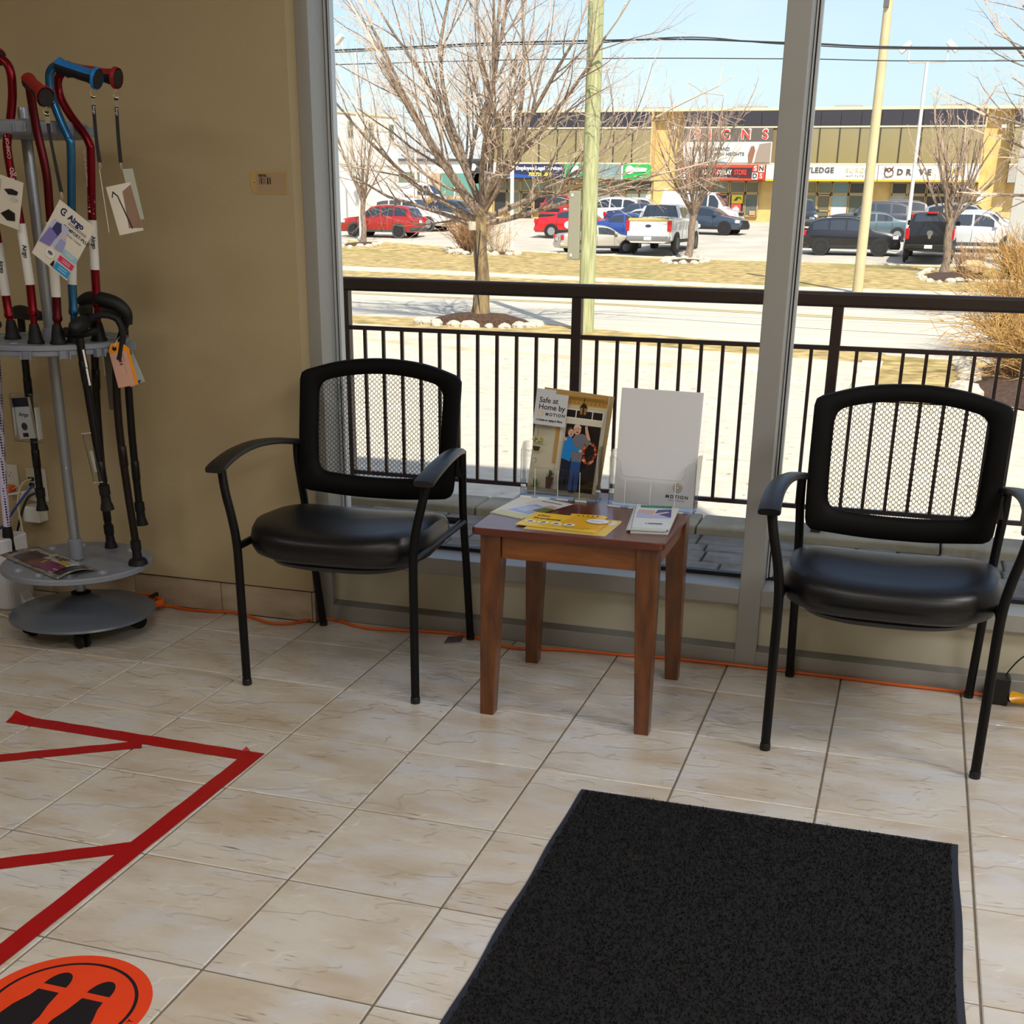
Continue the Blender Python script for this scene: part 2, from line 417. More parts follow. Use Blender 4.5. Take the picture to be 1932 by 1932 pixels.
# ---- round distancing sticker
st = empty('floor_sticker', (.822, -1.822, 0), label='round orange floor sticker printed with black footprints', cat='sticker')
disc = lambda r, z, n=72: [(r*math.cos(2*PI*i/n), r*math.sin(2*PI*i/n)) for i in range(n)]
MB().prism(disc(.150, 0), .0006, .0012).build('vinyl_disc', M('orange_vinyl', (232, 66, 26), rough=.42, var=.05, scale=15, bump=.05, bscale=12), st)
INK = M('black_print', (16, 12, 22), rough=.5)
ring = MB(); rr = []
for r in (.1205, .1265): rr.append([(r*math.cos(2*PI*i/72), r*math.sin(2*PI*i/72), .0014) for i in range(72)])
ring.grid(rr, wrap=True).build('printed_ring', INK, st)
def footprint(cx, s):
    # heel towards the window, toes towards the viewer
    heel = [(cx+.0225*math.cos(PI*i/14), .046+.040*math.sin(PI*i/14)) for i in range(15)]
    sole = [(cx+s*a, b) for a, b in ((-.020, .030), (.021, .030), (.024, .010), (.035, -.020), (.039, -.050), (.034, -.078), (.018, -.096), (-.004, -.100), (-.022, -.090), (-.031, -.066), (-.031, -.036), (-.024, -.005))]
    mb = MB(); mb.add([(x, y, .0014) for x, y in heel], [tuple(range(len(heel)))]); mb.add([(x, y, .0014) for x, y in sole], [tuple(range(len(sole)))])
    mb.build('printed_footprint', INK, st)
footprint(-.046, -1); footprint(.041, 1)
tm = MB()
for k, ch in enumerate('SAFETY'):
    a = -.72+k*.145
    text_mb(tm, ch, .013, Matrix.Translation((.135*math.cos(a), .135*math.sin(a), .0014)) @ Matrix.Rotation(a+PI/2, 4, 'Z'), bold=.0004)
tm.build('printed_lettering', INK, st)

# ---- grey scrap
MB().prism([(.787, .122), (.779, .181), (.823, .203), (.832, .151)], .001, .003).build('floor_scrap', M('grey_scrap', (92, 94, 98), rough=.3, metal=.4))
tag(bpy.data.objects['floor_scrap'], 'small grey flat scrap on the tiles behind the left chair leg', 'scrap')
# ============================================================= GUEST CHAIRS
BLACK_METAL = M('black_powder_coat', (7, 7, 9), rough=.45, spec=.25)
BLACK_PLASTIC = M('black_plastic', (13, 14, 19), rough=.38, var=.1, scale=60, bump=.05, bscale=400)
VINYL = M('black_vinyl', (8, 9, 14), rough=.36, bump=.06, bscale=350, spec=.45)
MESHFAB = M('black_mesh_strand', (16, 16, 20), rough=.6)
FRAMEPL = M('black_frame_plastic', (4, 4, 5), rough=.6, spec=.15)

def back_y(x, z): return .150+.20*(z-.48)+.030*(1-(x/.245)**2)-.03
def outline(pts, n):
    """closed rounded outline through given corner list (x, z, radius)"""
    out = []
    k = len(pts)
    for i in range(k):
        p0 = Vector(pts[i-1][:2]); p = Vector(pts[i][:2]); p1 = Vector(pts[(i+1) % k][:2]); r = pts[i][2]
        a = (p0-p).normalized(); b = (p1-p).normalized()
        s = p+a*min(r, (p0-p).length*.45); e = p+b*min(r, (p1-p).length*.45)
        for j in range(n+1):
            t = j/n; out.append(s*(1-t)**2+p*2*t*(1-t)+e*t*t)
    return out
def resample(poly, n):
    L = [0]; k = len(poly)
    for i in range(k): L.append(L[-1]+(poly[(i+1) % k]-poly[i]).length)
    out = []; j = 0
    for i in range(n):
        d = L[-1]*i/n
        while L[j+1] < d: j += 1
        t = (d-L[j])/max(L[j+1]-L[j], 1e-9)
        out.append(poly[j].lerp(poly[(j+1) % k], t))
    return out
def make_chair(name, label, loc, rz):
    R = empty(name, loc, rz, label, 'chair', 'black mesh-back guest chairs by the window')
    for s in (-1, 1):
        fl = bez([(.250*s, -.275, 0), (.250*s, -.275, .25), (.251*s, -.275, .40), (.260*s, -.276, .48), (.276*s, -.272, .55), (.288*s, -.262, .612)], 6)
        mb = MB().tube(fl, .0118, 12); mb.build('front_leg', BLACK_METAL, R, smooth=True)
        rl = bez([(.247*s, .275, 0), (.249*s, .230, .22), (.251*s, .185, .42), (.256*s, .162, .55), (.256*s, .160, .612)], 6)
        MB().tube(rl, .0118, 12).build('rear_leg', BLACK_METAL, R, smooth=True)
        for y in (-.275, .275):
            x = .250 if y < 0 else .247
            MB().lathe([(.0132, 0), (.0135, .004), (.0132, .016), (.012, .018)], 12, Matrix.Translation((x*s, y, 0))).build('foot_cap', BLACK_PLASTIC, R, smooth=True)
        rail = [(.250*s, -.272, .400), (.250*s, 0, .398), (.251*s, .19, .398)]
        MB().tube(rail, .0105, 10).build('side_rail', BLACK_METAL, R, smooth=True)
        # arm pad: swept flat section, arching back to the frame
        c = bez([(.289*s, -.300, .611), (.291*s, -.25, .624), (.291*s, -.16, .637), (.285*s, -.06, .640), (.272*s, .04, .632), (.256*s, .12, .618), (.248*s, .16, .610)], 5)
        rows = []; k = len(c)-1
        for i, p in enumerate(c):
            t = i/k; w = .028*(1-t)+.017*t
            if i == 0: w *= .93
            h = .0085
            sec = [(-1, -.2), (-.96, -.8), (-.7, -1), (.7, -1), (.96, -.8), (1, -.2), (.94, .55), (.6, .95), (0, 1.1), (-.6, .95), (-.94, .55)]
            nrm = Vector((0, 0, 1)); d = (c[min(i+1, k)]-c[max(i-1, 0)]).normalized(); sd = d.cross(nrm).normalized(); up = sd.cross(d)
            rows.append([p+sd*(a*w)+up*(b*h) for a, b in sec])
        mb = MB(); mb.grid(rows, wrap=True); n = len(rows[0]); kk = len(mb.v)
        mb.f += [tuple(range(n))[::-1], tuple(range(kk-n, kk))]; mb.mi += [0, 0]
        mb.build('armrest', BLACK_PLASTIC, R, smooth=True)
        # lug holding the back to the upright
        MB().box(.226*s-.012, .226*s+.030*s if s > 0 else .226*s+.012, .150, .176, .535, .600).build('back_bracket', BLACK_PLASTIC, R, bevel=.004)
    MB().tube([(-.247, .188, .398), (.247, .188, .398)], .0105, 10).build('rear_rail', BLACK_METAL, R, smooth=True)
    # seat cushion
    rows = []; nu = 44
    def sup(a, ax, ay, e): 
        c, s = math.cos(a), math.sin(a)
        return ax*math.copysign(abs(c)**(2/e), c), ay*math.copysign(abs(s)**(2/e), s)
    prof = [(0, .447), (.3, .447), (.55, .449), (.75, .451), (.87, .450), (.95, .443), (.985, .432), (1.0, .412), (.995, .395), (.96, .376), (.86, .362), (0, .360)]
    cy = -.058
    for r, z in prof:
        row = []
        for i in range(nu):
            x, y = sup(2*PI*i/nu, .256*r, .243*r, 3.2)
            zz = z
            if z > .405:
                zz += .012*(abs(x)/.246)**2*(1 if z > .44 else .5)-.004
                zz += .010*math.cos(min(max((y+.14)/.2, -1.2), 1.2)) - .006
                zz -= max(0, -(y+.10))**2*.35 + max(0, y-.02)**2*.55
            row.append((x*(1+.02*(y < 0)), y+cy, zz))
        rows.append(row)
    MB().grid(rows, wrap=True).build('seat_cushion', VINYL, R, smooth=True)
    rows = []
    for r, z in [(.84, .366), (.87, .358), (.84, .347), (.74, .338), (.5, .333), (0, .332)]:
        rows.append([(sup(2*PI*i/nu, .246*r, .236*r, 3.0)[0], sup(2*PI*i/nu, .246*r, .236*r, 3.0)[1]+cy-.004, z) for i in range(nu)])
    MB().grid(rows, wrap=True).build('seat_pan', BLACK_PLASTIC, R, smooth=True)
    # backrest: moulded frame ring and woven mesh
    N = 96
    O = outline([(-.236, .476, .03), (-.08, .4585, .06), (.08, .4585, .06), (.236, .476, .03), (.243, .60, .06), (.246, .812, .018), (.13, .845, .08), (0, .8545, .08), (-.13, .845, .08), (-.246, .812, .018), (-.243, .60, .06)], 6)
    I = outline([(-.184, .531, .032), (-.06, .517, .08), (.06, .517, .08), (.184, .531, .032), (.190, .65, .06), (.191, .784, .034), (.10, .804, .07), (0, .811, .08), (-.10, .804, .07), (-.191, .784, .034), (-.190, .65, .06)], 6)
    O = resample(O, N); I = resample(I, N)
    # align starts
    s0 = min(range(N), key=lambda i: (I[i]-O[0]).length); I = I[s0:]+I[:s0]
    rows = []
    for t, dy in ((0, .012), (0, .004), (.04, -.004), (.25, -.010), (.7, -.009), (.95, -.004), (1, .002), (1, .010), (.6, .013), (.15, .014)):
        row = []
        for i in range(N):
            p = O[i].lerp(I[i], t)
            row.append((p.x, back_y(p.x, p.y)+dy, p.y))
        rows.append(row)
    rows.append(rows[0])
    MB().grid(rows, wrap=True).build('back_frame', FRAMEPL, R, smooth=True)
    # mesh: zig-zag strands meeting alternately = elongated hexagonal cells
    mb = MB()
    cx, cz = .0072, .0066
    Ie = [p+(p-Vector((0, .66))).normalized()*.006 for p in I]
    def inside(x, z):
        c = False; k = len(Ie)
        for i in range(k):
            a, b = Ie[i], Ie[i-1]
            if (a.y > z) != (b.y > z) and x < (b.x-a.x)*(z-a.y)/(b.y-a.y)+a.x: c = not c
        return c
    nx = int(.40/cx); nz = int(.32/cz)
    w = .0008
    for i in range(-nx//2, nx//2+1):
        run = []
        for j in range(nz+1):
            z = .495+j*cz
            x = i*cx+(cx*.42 if (i+j) % 2 else -cx*.42)*.5*1.0
            x = i*cx+(.25*cx if (i+j) % 2 else -.25*cx)
            for q, (zz, xx) in enumerate(((z, x), (z+cz*.62, x))):
                if inside(xx, zz): run.append((xx, zz))
                else:
                    if len(run) > 1: flush(mb, run, w)
                    run = []
        if len(run) > 1: flush(mb, run, w)
    mb.build('back_mesh', MESHFAB, R)
    return R
def flush(mb, run, w):
    rows = []
    for x, z in run:
        y = back_y(x, z)+.002
        rows.append([(x-w*1.25, y, z), (x, y-.0008, z), (x+w*1.25, y, z), (x, y+.0008, z)])
    mb.grid(rows, wrap=True)
make_chair('guest_chair', 'black mesh-back armchair left of the wooden side table, by the beige wall', (.619, -.099, 0), .055)
make_chair('guest_chair', 'black mesh-back armchair right of the wooden side table, at the right edge', (2.081, -.086, 0), -.006)

# ============================================================= SIDE TABLE
def wood(name, c, c2, st, rough=.33):
    return M(name, c, rough=rough, c2=c2, scale=9, stretch=st, lo=.25, hi=.75, bump=.05, bscale=120, coat=.25)
WTOP = wood('cherry_wood_top', (104, 46, 27), (78, 34, 20), (1, 6, 6), rough=.28)
WAPX = wood('cherry_wood_apron', (146, 88, 38), (104, 56, 24), (1, 5, 7))
WLEG = wood('cherry_wood_leg', (122, 70, 30), (66, 36, 18), (5, 5, 1))
TZ = .512
tb = empty('side_table', (1.303, -.150, 0), 0, 'square cherry-brown wooden side table with tapered legs between the two black chairs', 'table')
mb = MB(); x0, x1, y0, y1 = 1.052, 1.548, -.386, .122
ol = outline([(x0, y0, .02), (x1, y0, .02), (x1, y1, .02), (x0, y1, .02)], 6)
mb.prism([(p.x, p.y) for p in ol], .493, TZ)
mb.build('tabletop', WTOP, tb, world=True, bevel=.004, seg=3)
lx0, lx1, ly0, ly1 = 1.074, 1.532, -.373, .082
for a, ax in ((lx0, 1), (lx1, -1)):
    for b, by in ((ly0, 1), (ly1, -1)):
        t, u = .054, .038
        sec = lambda w, z: [(a, b, z), (a+ax*w, b, z), (a+ax*w, b+by*w, z), (a, b+by*w, z)]
        mb = MB(); rows = [sec(u*.97, 0), sec(u, .006), sec(t, .415), sec(t, .493)]
        mb.grid(rows, wrap=True); mb.add(rows[0], [(0, 1, 2, 3)]); mb.add(rows[-1], [(0, 1, 2, 3)])
        mb.build('leg', WLEG, tb, world=True, bevel=.003)
for y in (ly0+.010, ly1-.028): MB().box(lx0+.055, lx1-.055, y, y+.018, .432, .493).build('apron', WAPX, tb, world=True, bevel=.0015)
for x in (lx0+.010, lx1-.028): MB().box(x, x+.018, ly0+.055, ly1-.055, .432, .493).build('apron', WAPX, tb, world=True, bevel=.0015)

# ============================================================= ACRYLIC HOLDERS
ACR = glass_mat('clear_acrylic', (.98, .985, .99), .6, .02)
EDGE = M('acrylic_edge', (225, 232, 238), rough=.15, spec=.8)
def holder(loc, rz, w, label):
    R = empty('brochure_holder', loc, rz, label, 'brochure holder', 'clear acrylic holders on the table')
    h = w/2; th = .0022
    # U-cut front panel
    def U(x):
        return x
    fr = [(-h, 0), (h, 0), (h, .130), (h-.006, .134), (h-.022, .128), (h-.029, .118), (h-.031, .098), (h-.036, .088), (h-.046, .083), (-h+.046, .083), (-h+.036, .088), (-h+.031, .098), (-h+.029, .118), (-h+.022, .128), (-h+.006, .134), (-h, .130)]
    mf = Matrix.Translation((0, -.004, 0)) @ Matrix.Rotation(PI/2-.03, 4, 'X')
    MB().prism(fr, -th, 0, mf).build('front_pocket', ACR, R)
    mb = MB(); mb.tube([mf @ Vector((x, y, -th/2)) for x, y in fr[1:]+fr[:1]], .0009, 5); mb.build('pocket_rim', ACR, R)
    lean = .21
    mbk = Matrix.Translation((0, .036, .006)) @ Matrix.Rotation(PI/2-lean, 4, 'X')
    MB().prism([(-h, 0), (h, 0), (h, .21), (-h, .21)], -th, 0, mbk).build('back_panel', ACR, R)
    for s in (-1, 1):
        pts = [(-.004, 0), (.036, 0), (.036+.145*math.sin(lean), .145), (.018, .150), (-.004, .132)]
        m = Matrix.Translation((s*h-(th if s > 0 else 0), 0, 0)) @ Matrix(((0, 0, 1, 0), (1, 0, 0, 0), (0, 1, 0, 0), (0, 0, 0, 1)))
        MB().prism(pts, 0, th, m).build('side_panel', ACR, R)
    MB().box(-h, h, -.016, .055, .0004, .0032).build('base', ACR, R)
    n = 4
    for i in range(n):
        a = -h+.004+(w-.008)*i/n; b = a+(w-.008)/n*.62
        MB().box(a, b, -.0165, -.0135, .0008, .0052).build('base_lip', EDGE, R)
    for x in (-h*.62, -h*.02, h*.55):
        MB().box(x, x+.0016, -.0042, -.0028, .006, .080).build('front_rib', EDGE, R)
    return R
holder((1.176, -.002, TZ), -.045, .222, 'clear acrylic holder with the porch-photo guide, left of two on the table')
holder((1.443, -.036, TZ), -.085, .238, 'clear acrylic holder with the blank white sheets, right of two on the table')

# ---- printed sheets
class Print:
    """flat print: coloured polygons laid on a sheet in its own uv frame"""
    def __init__(s, mat, w, h, gap=.00012): s.M = mat; s.w = w; s.h = h; s.mb = MB(); s.mats = []; s.z = 0; s.gap = gap
    def mi(s, c):
        m = M('print_%d_%d_%d' % c, c, rough=.33)
        if m not in s.mats: s.mats.append(m)
        s.mb.m = s.mats.index(m)
    def pt(s, u, v): return s.M @ Vector((u*s.w, v*s.h, s.z))
    def poly(s, c, *uv):
        s.mi(c); s.z += s.gap; s.mb.add([s.pt(*p) for p in uv], [tuple(range(len(uv)))]); return s
    def rect(s, c, u0, v0, u1, v1): return s.poly(c, (u0, v0), (u1, v0), (u1, v1), (u0, v1))
    def oval(s, c, u, v, ru, rv, n=20): return s.poly(c, *[(u+ru*math.cos(2*PI*i/n), v+rv*math.sin(2*PI*i/n)) for i in range(n)])
    def ring(s, c, u, v, r0, r1, a0=0, a1=360, n=28):
        s.mi(c); s.z += s.gap; asp = s.w/s.h
        rows = [[s.pt(u+r*math.cos(math.radians(a0+(a1-a0)*i/n)), v+r*asp*math.sin(math.radians(a0+(a1-a0)*i/n))) for i in range(n+1)] for r in (r0, r1)]
        s.mb.grid(rows); return s
    def text(s, c, t, u, v, size, align='LEFT', sx=1.0, bold=0.0, spacing=1.0, rot=0):
        s.mi(c); s.z += s.gap
        m = s.M @ Matrix.Translation((u*s.w, v*s.h, s.z)) @ Matrix.Rotation(rot, 4, 'Z')
        text_mb(s.mb, t, size, m, align, sx=sx, bold=bold, spacing=spacing); return s
    def build(s, name, parent): return s.mb.build(name, s.mats, parent, world=True)
# guide in the left holder
hm = rootm(bpy.data.objects['brochure_holder'])
gm = hm @ Matrix.Translation((0, .016, .006)) @ Matrix.Rotation(PI/2-.19, 4, 'X') @ Matrix.Rotation(-.052, 4, 'Z') @ Matrix.Translation((-.099, .004, 0))
W_, H_ = .200, .278
gd = empty('guide_booklet', gm.translation, 0, 'guide booklet with a couple waving on a porch, in the left acrylic holder', 'booklet')
MB().box(0, W_, 0, H_, -.006, 0, gm).build('pages', M('paper_white', (222, 222, 222), rough=.6), gd, world=True)
P = Print(gm @ Matrix.Translation((0, 0, .0002)), W_, H_)
P.rect((196, 190, 168), 0, 0, 1, 1)
P.rect((172, 132, 62), .40, .90, 1, 1).rect((206, 196, 168), .42, .82, 1, .905).rect((190, 145, 66), .42, .885, 1, .925)
for i in range(9): P.rect((120, 84, 36), .46+i*.06, .905, .475+i*.06, .917)
P.rect((226, 222, 208), .42, .745, .97, .845)
for a, b in ((.44, .565), (.58, .80), (.815, .95)): P.rect((26, 20, 18), a, .765, b, .835)
P.rect((214, 208, 192), .40, .70, .97, .752)
P.rect((22, 15, 16), .455, .035, .95, .70)
P.rect((206, 202, 190), .375, .02, .455, .70).rect((178, 138, 72), .325, .30, .375, .68)
P.rect((160, 150, 128), 0, 0, 1, .045)
P.poly((30, 22, 18), (.665, .905), (.675, .905), (.673, .965), (.667, .965)).poly((34, 24, 18), (.61, .865), (.73, .865), (.69, .905), (.65, .905)).poly((150, 110, 60), (.63, .80), (.71, .80), (.725, .865), (.615, .865)).poly((30, 22, 18), (.66, .80), (.68, .80), (.68, .865), (.66, .865))
rw = random.Random(5)
for i in range(46):
    a = rw.uniform(0, 2*PI); P.oval(rw.choice([(176, 60, 40), (214, 120, 50), (196, 84, 70), (226, 170, 110), (150, 40, 36)]), .835+.085*math.cos(a)+rw.uniform(-.012, .012), .435+.098*math.sin(a), .018, .013, 8)
# man
P.poly((38, 78, 140), (.60, .05), (.655, .05), (.665, .27), (.675, .05), (.735, .05), (.745, .36), (.60, .36))
P.poly((112, 112, 122), (.585, .34), (.745, .34), (.755, .53), (.80, .50), (.845, .535), (.80, .60), (.72, .615), (.62, .61), (.57, .55))
P.poly((206, 160, 134), (.795, .565), (.84, .56), (.79, .645), (.765, .70), (.735, .69), (.75, .63))
P.oval((210, 164, 138), .63, .648, .055, .046).poly((206, 200, 192), (.575, .66), (.59, .695), (.64, .702), (.685, .68), (.68, .665), (.63, .685))
P.oval((120, 60, 50), .635, .625, .022, .007, 10).oval((40, 28, 26), .612, .655, .008, .004, 8).oval((40, 28, 26), .652, .655, .008, .004, 8)
# woman
P.poly((24, 28, 50), (.455, .06), (.53, .06), (.545, .22), (.555, .06), (.60, .06), (.60, .37), (.455, .37))
P.poly((26, 128, 206), (.45, .36), (.585, .335), (.60, .45), (.69, .43), (.70, .465), (.60, .50), (.57, .575), (.50, .575), (.465, .53))
P.oval((208, 160, 136), .715, .448, .028, .016, 10).oval((206, 160, 136), .478, .548, .026, .018, 10)
P.oval((74, 46, 34), .535, .625, .055, .045).oval((212, 166, 142), .55, .612, .042, .038).oval((140, 60, 56), .555, .597, .017, .006, 10).oval((40, 28, 26), .538, .62, .007, .004, 8).oval((40, 28, 26), .568, .62, .007, .004, 8)
P.oval((30, 24, 24), .51, .055, .05, .012, 10).oval((34, 30, 34), .66, .045, .05, .012, 10)
# plants
for i in range(30):
    a = rw.uniform(0, PI); r = rw.uniform(.3, 1); P.oval(rw.choice([(170, 160, 96), (206, 200, 150), (126, 128, 66)]), .09+.11*r*math.cos(a), .475+.055*r*math.sin(a), .014, .010, 6)
P.poly((58, 44, 26), (.03, .44), (.145, .44), (.12, .395), (.05, .395)).rect((70, 60, 48), .078, .50, .083, .62)
for i in range(26):
    a = rw.uniform(.2, PI-.2); P.poly(rw.choice([(66, 110, 40), (46, 84, 30), (96, 140, 60)]), (.115, .035), (.135, .035), (.125+.10*math.cos(a), .04+.095*math.sin(a)))
    P.poly(rw.choice([(56, 80, 36), (40, 60, 28), (92, 110, 60)]), (.325, .16), (.345, .16), (.335+.07*math.cos(a), .16+.075*math.sin(a)))
P.poly((72, 44, 36), (.285, .16), (.40, .16), (.375, .045), (.30, .045))
P.ring((60, 52, 46), .085, .30, .030, .036, -90, 130)
P.rect((203, 207, 214), 0, .655, .465, 1).rect((178, 140, 80), .28, .965, 1, 1).rect((203, 207, 214), 0, .655, .28, 1)
P.text((28, 28, 32), 'Safe at', .055, .893, .0205, bold=.0003).text((28, 28, 32), 'Home by', .055, .828, .0205, bold=.0003)
P.ring((214, 196, 150), .095, .765, .028, .042).text((40, 40, 46), 'MOTION', .165, .760, .0115, bold=.0003, spacing=1.35)
P.text((28, 28, 32), 'A Guide to Aging in Place', .045, .702, .0072, bold=.00028)
P.build('printed_cover', gd)
gb = gm @ Matrix.Translation((.006, .006, -.007)) @ Matrix.Rotation(-.02, 4, 'Z')
sb = empty('spare_booklet', gb.translation, 0, 'second guide booklet showing its tan top edge behind the porch-photo booklet', 'booklet')
MB().box(0, W_, 0, H_, -.006, -.0005, gb).build('pages', M('tan_cover', (176, 148, 98), rough=.5), sb, world=True)
# blank sheets with a logo in the right holder
hm2 = rootm(bpy.data.objects['brochure_holder.001'])
gm = hm2 @ Matrix.Translation((0, .012, .006)) @ Matrix.Rotation(PI/2-.12, 4, 'X') @ Matrix.Translation((-.110, .002, 0))
bs = empty('white_folder', gm.translation, 0, 'blank white folder with a small gold ring logo, in the right acrylic holder', 'folder')
MB().box(0, .222, 0, .304, -.008, 0, gm).build('folder', M('folder_white', (226, 229, 236), rough=.5), bs, world=True, bevel=.001)
P = Print(gm @ Matrix.Translation((0, 0, .0002)), .222, .304)
for r, c, a0, a1 in ((.058, (214, 168, 70), 20, 200), (.058, (150, 150, 150), 200, 380), (.043, (214, 168, 70), -30, 200), (.043, (190, 190, 190), 200, 330), (.028, (150, 150, 150), 0, 360)): P.ring(c, .795, .175, r-.008, r, a0, a1)
P.text((52, 54, 60), 'MOTION', .795, .095, .0125, 'CENTER', bold=.0004, spacing=1.35).text((60, 60, 66), 'More Life. Every day', .795, .065, .0052, 'CENTER')
P.build('printed_logo', bs)

# ---- leaflets lying on the table
def leaflet(name, corners, th, label, group, z, edge=(225, 224, 218), top=(235, 235, 235), pages='pages'):
    a, b, c, d = [Vector(p+(z,)) for p in corners]     # front-left, front-right, back-right, back-left
    R = empty(name, (a+c)/2, 0, label, 'leaflet', group)
    mb = MB(); up = Vector((0, 0, th))
    mb.add([a, b, c, d, a+up, b+up, c+up, d+up], [(0, 3, 2, 1), (4, 5, 6, 7), (0, 1, 5, 4), (1, 2, 6, 5), (2, 3, 7, 6), (3, 0, 4, 7)])
    mb.build(pages, M('paper_%d_%d_%d' % edge, edge, rough=.55), R, world=True)
    x = b-a; y = d-a
    m = frame3(a+up+Vector((0, 0, .0002)), x, y)
    return R, Print(m, x.length, y.length)
G1 = 'leaflets lying on the table'
R, P = leaflet('leaflet', ((1.050, -.222), (1.151, -.263), (1.172, -.030), (1.072, .0)), .0016, 'pale blue and white leaflet at the back left of the table top', G1, TZ)
P.rect((214, 218, 226), 0, 0, 1, 1).rect((196, 196, 140), 0, 0, 1, .2).poly((150, 172, 222), (.12, .25), (.85, .22), (.8, .62), (.3, .7)).poly((184, 200, 236), (.2, .35), (.6, .3), (.66, .55), (.34, .6)).poly((190, 160, 150), (.6, .62), (.95, .55), (.95, .72), (.7, .76)).poly((96, 104, 50), (.62, .42), (1, .36), (1, .62), (.72, .62)).rect((120, 126, 136), .2, .86, .8, .89)
P.build('printed_cover', R)
R, P = leaflet('leaflet', ((1.184, -.356), (1.396, -.362), (1.402, -.205), (1.230, -.196)), .0014, 'yellow leaflet lying underneath the other yellow one at the front of the table', G1, TZ+.0001, edge=(232, 222, 190))
P.rect((226, 190, 58), 0, 0, 1, 1).oval((216, 222, 214), .86, .8, .13, .16)
P.text((70, 62, 24), 'Our Products', .35, .1, .012)
P.build('printed_cover', R)
R, P = leaflet('leaflet', ((1.154, -.332), (1.367, -.351), (1.376, -.206), (1.166, -.187)), .0012, 'yellow leaflet titled Our Products with four white ovals, uppermost at the table front', G1, TZ+.0028, edge=(236, 214, 120))
P.rect((240, 196, 28), 0, 0, 1, 1).poly((228, 170, 12), (.45, .35), (1, .2), (1, 1), (.5, 1)).poly((244, 206, 60), (0, 0), (1, 0), (1, .12), (0, .22))
P.text((40, 30, 10), 'Our', .08, .78, .021, bold=.0007).text((40, 30, 10), 'Products', .08, .58, .021, bold=.0007)
for i in range(4):
    P.oval((238, 236, 226), .115+i*.165, .30, .070, .105); P.oval((70, 66, 50), .115+i*.165, .31, .030, .045, 9); P.oval((120, 116, 90), .095+i*.165, .27, .018, .03, 7)
P.oval((222, 230, 232), .86, .74, .14, .17).text((70, 120, 170), 'MOTION', .86, .74, .009, 'CENTER')
P.rect((130, 100, 20), .55, .16, .9, .18).rect((130, 100, 20), .3, .08, .85, .095)
P.build('printed_cover', R)
R, P = leaflet('leaflet', ((1.262, -.222), (1.352, -.216), (1.358, -.170), (1.268, -.166)), .001, 'small yellow leaflet with a dotted edge peeking out behind the Our Products one', G1, TZ+.0015, edge=(236, 214, 120))
P.rect((236, 186, 20), 0, 0, 1, 1)
for i in range(5): P.poly((60, 46, 10), (.2+i*.14, .6), (.28+i*.14, .6), (.25+i*.14, .85))
P.rect((120, 90, 20), .15, .35, .8, .45)
P.build('printed_cover', R)
z = TZ
for k, (dx, dy, dr) in enumerate(((0.004, -.004, .02), (-.004, .004, -.015), (0, 0, .0), (.006, .006, .012))):
    c = [(1.440, -.300), (1.533, -.286), (1.516, -.030), (1.424, -.034)]
    c = [(x+dx+(y+.16)*-dr, y+dy+(x-1.48)*dr) for x, y in c]
    lab = ('bottom booklet of the pale stack at the right front of the table', 'second booklet from the bottom of the pale stack at the right of the table', 'third booklet from the bottom of the pale stack at the right of the table', 'top booklet of the stack, green title band over a blue clothed arm')[k]
    R, P = leaflet('booklet', tuple(c), .0026, lab, 'pale booklets stacked on the table', z, edge=(206, 212, 214)); z += .0030
    if k == 3:
        P.rect((206, 216, 226), 0, 0, 1, 1).rect((24, 116, 100), .12, .84, 1, .95).poly((196, 168, 160), (0, .42), (.5, .40), (.55, .72), (.1, .76)).poly((170, 176, 222), (.02, .40), (.98, .42), (.75, .62), (.4, .56), (.1, .66)).poly((48, 62, 140), (.55, .60), (1, .45), (1, .80), (.62, .76)).poly((226, 200, 190), (.5, .52), (.95, .66), (.9, .70), (.5, .57))
        P.rect((206, 216, 226), .0, 0, .06, 1)
        for i in range(9): P.oval((150, 214, 196), .2+i*.085, .895, .02, .012, 6)
        P.rect((66, 70, 90), .42, .16, .80, .185); P.oval((176, 40, 40), .36, .17, .03, .014, 8)
    else: P.rect((198, 206, 210), 0, 0, 1, 1).rect((30, 84, 130), .9, .2, 1, 1)
    P.build('printed_cover', R)
# ============================================================= CANE STAND
SIL = M('silver_grey_plastic', (134, 140, 152), rough=.42, var=.06, scale=6, metal=.1)
SILM = M('silver_pole', (150, 156, 166), rough=.3, metal=.75)
DOME = M('grey_dome', (112, 120, 132), rough=.32, metal=.35, var=.05, scale=4)
RUB = M('black_rubber', (14, 14, 15), rough=.6, spec=.35)
SX, SY = -.322, -.142
VIEW = Vector((.61, -.79, 0)); LEFT = Vector((-.79, -.61, 0)); UP = Vector((0, 0, 1))
cs = empty('cane_stand', (SX, SY, 0), 0, 'grey wheeled cane display stand with round tiers on a silver pole', 'display stand')
MB().lathe([(0, .132), (.022, .130), (.030, .124), (.06, .112), (.12, .092), (.18, .079), (.212, .074), (.219, .070), (.221, .064), (.216, .061), (.20, .063), (0, .085)], 56).build('dome_base', DOME, cs, smooth=True)
for i in range(4):
    a = .55+i*PI/2; x, y = .155*math.cos(a), .155*math.sin(a)
    m = Matrix.Translation((x, y, 0)) @ Matrix.Rotation(a+.6, 4, 'Z')
    c = MB().lathe([(.006, .048), (.006, .068)], 10, m).box(-.016, .016, -.014, .014, .040, .052, m).build('caster', BLACK_PLASTIC, cs, bevel=.003)
    for s in (-1, 1):
        mw = m @ Matrix.Translation((.006, s*.012, .0245)) @ Matrix.Rotation(PI/2, 4, 'X')
        MB().lathe([(.0, -.007), (.020, -.007), (.024, -.004), (.024, .004), (.020, .007), (0, .007)], 20, mw).build('wheel', RUB, c, smooth=True)
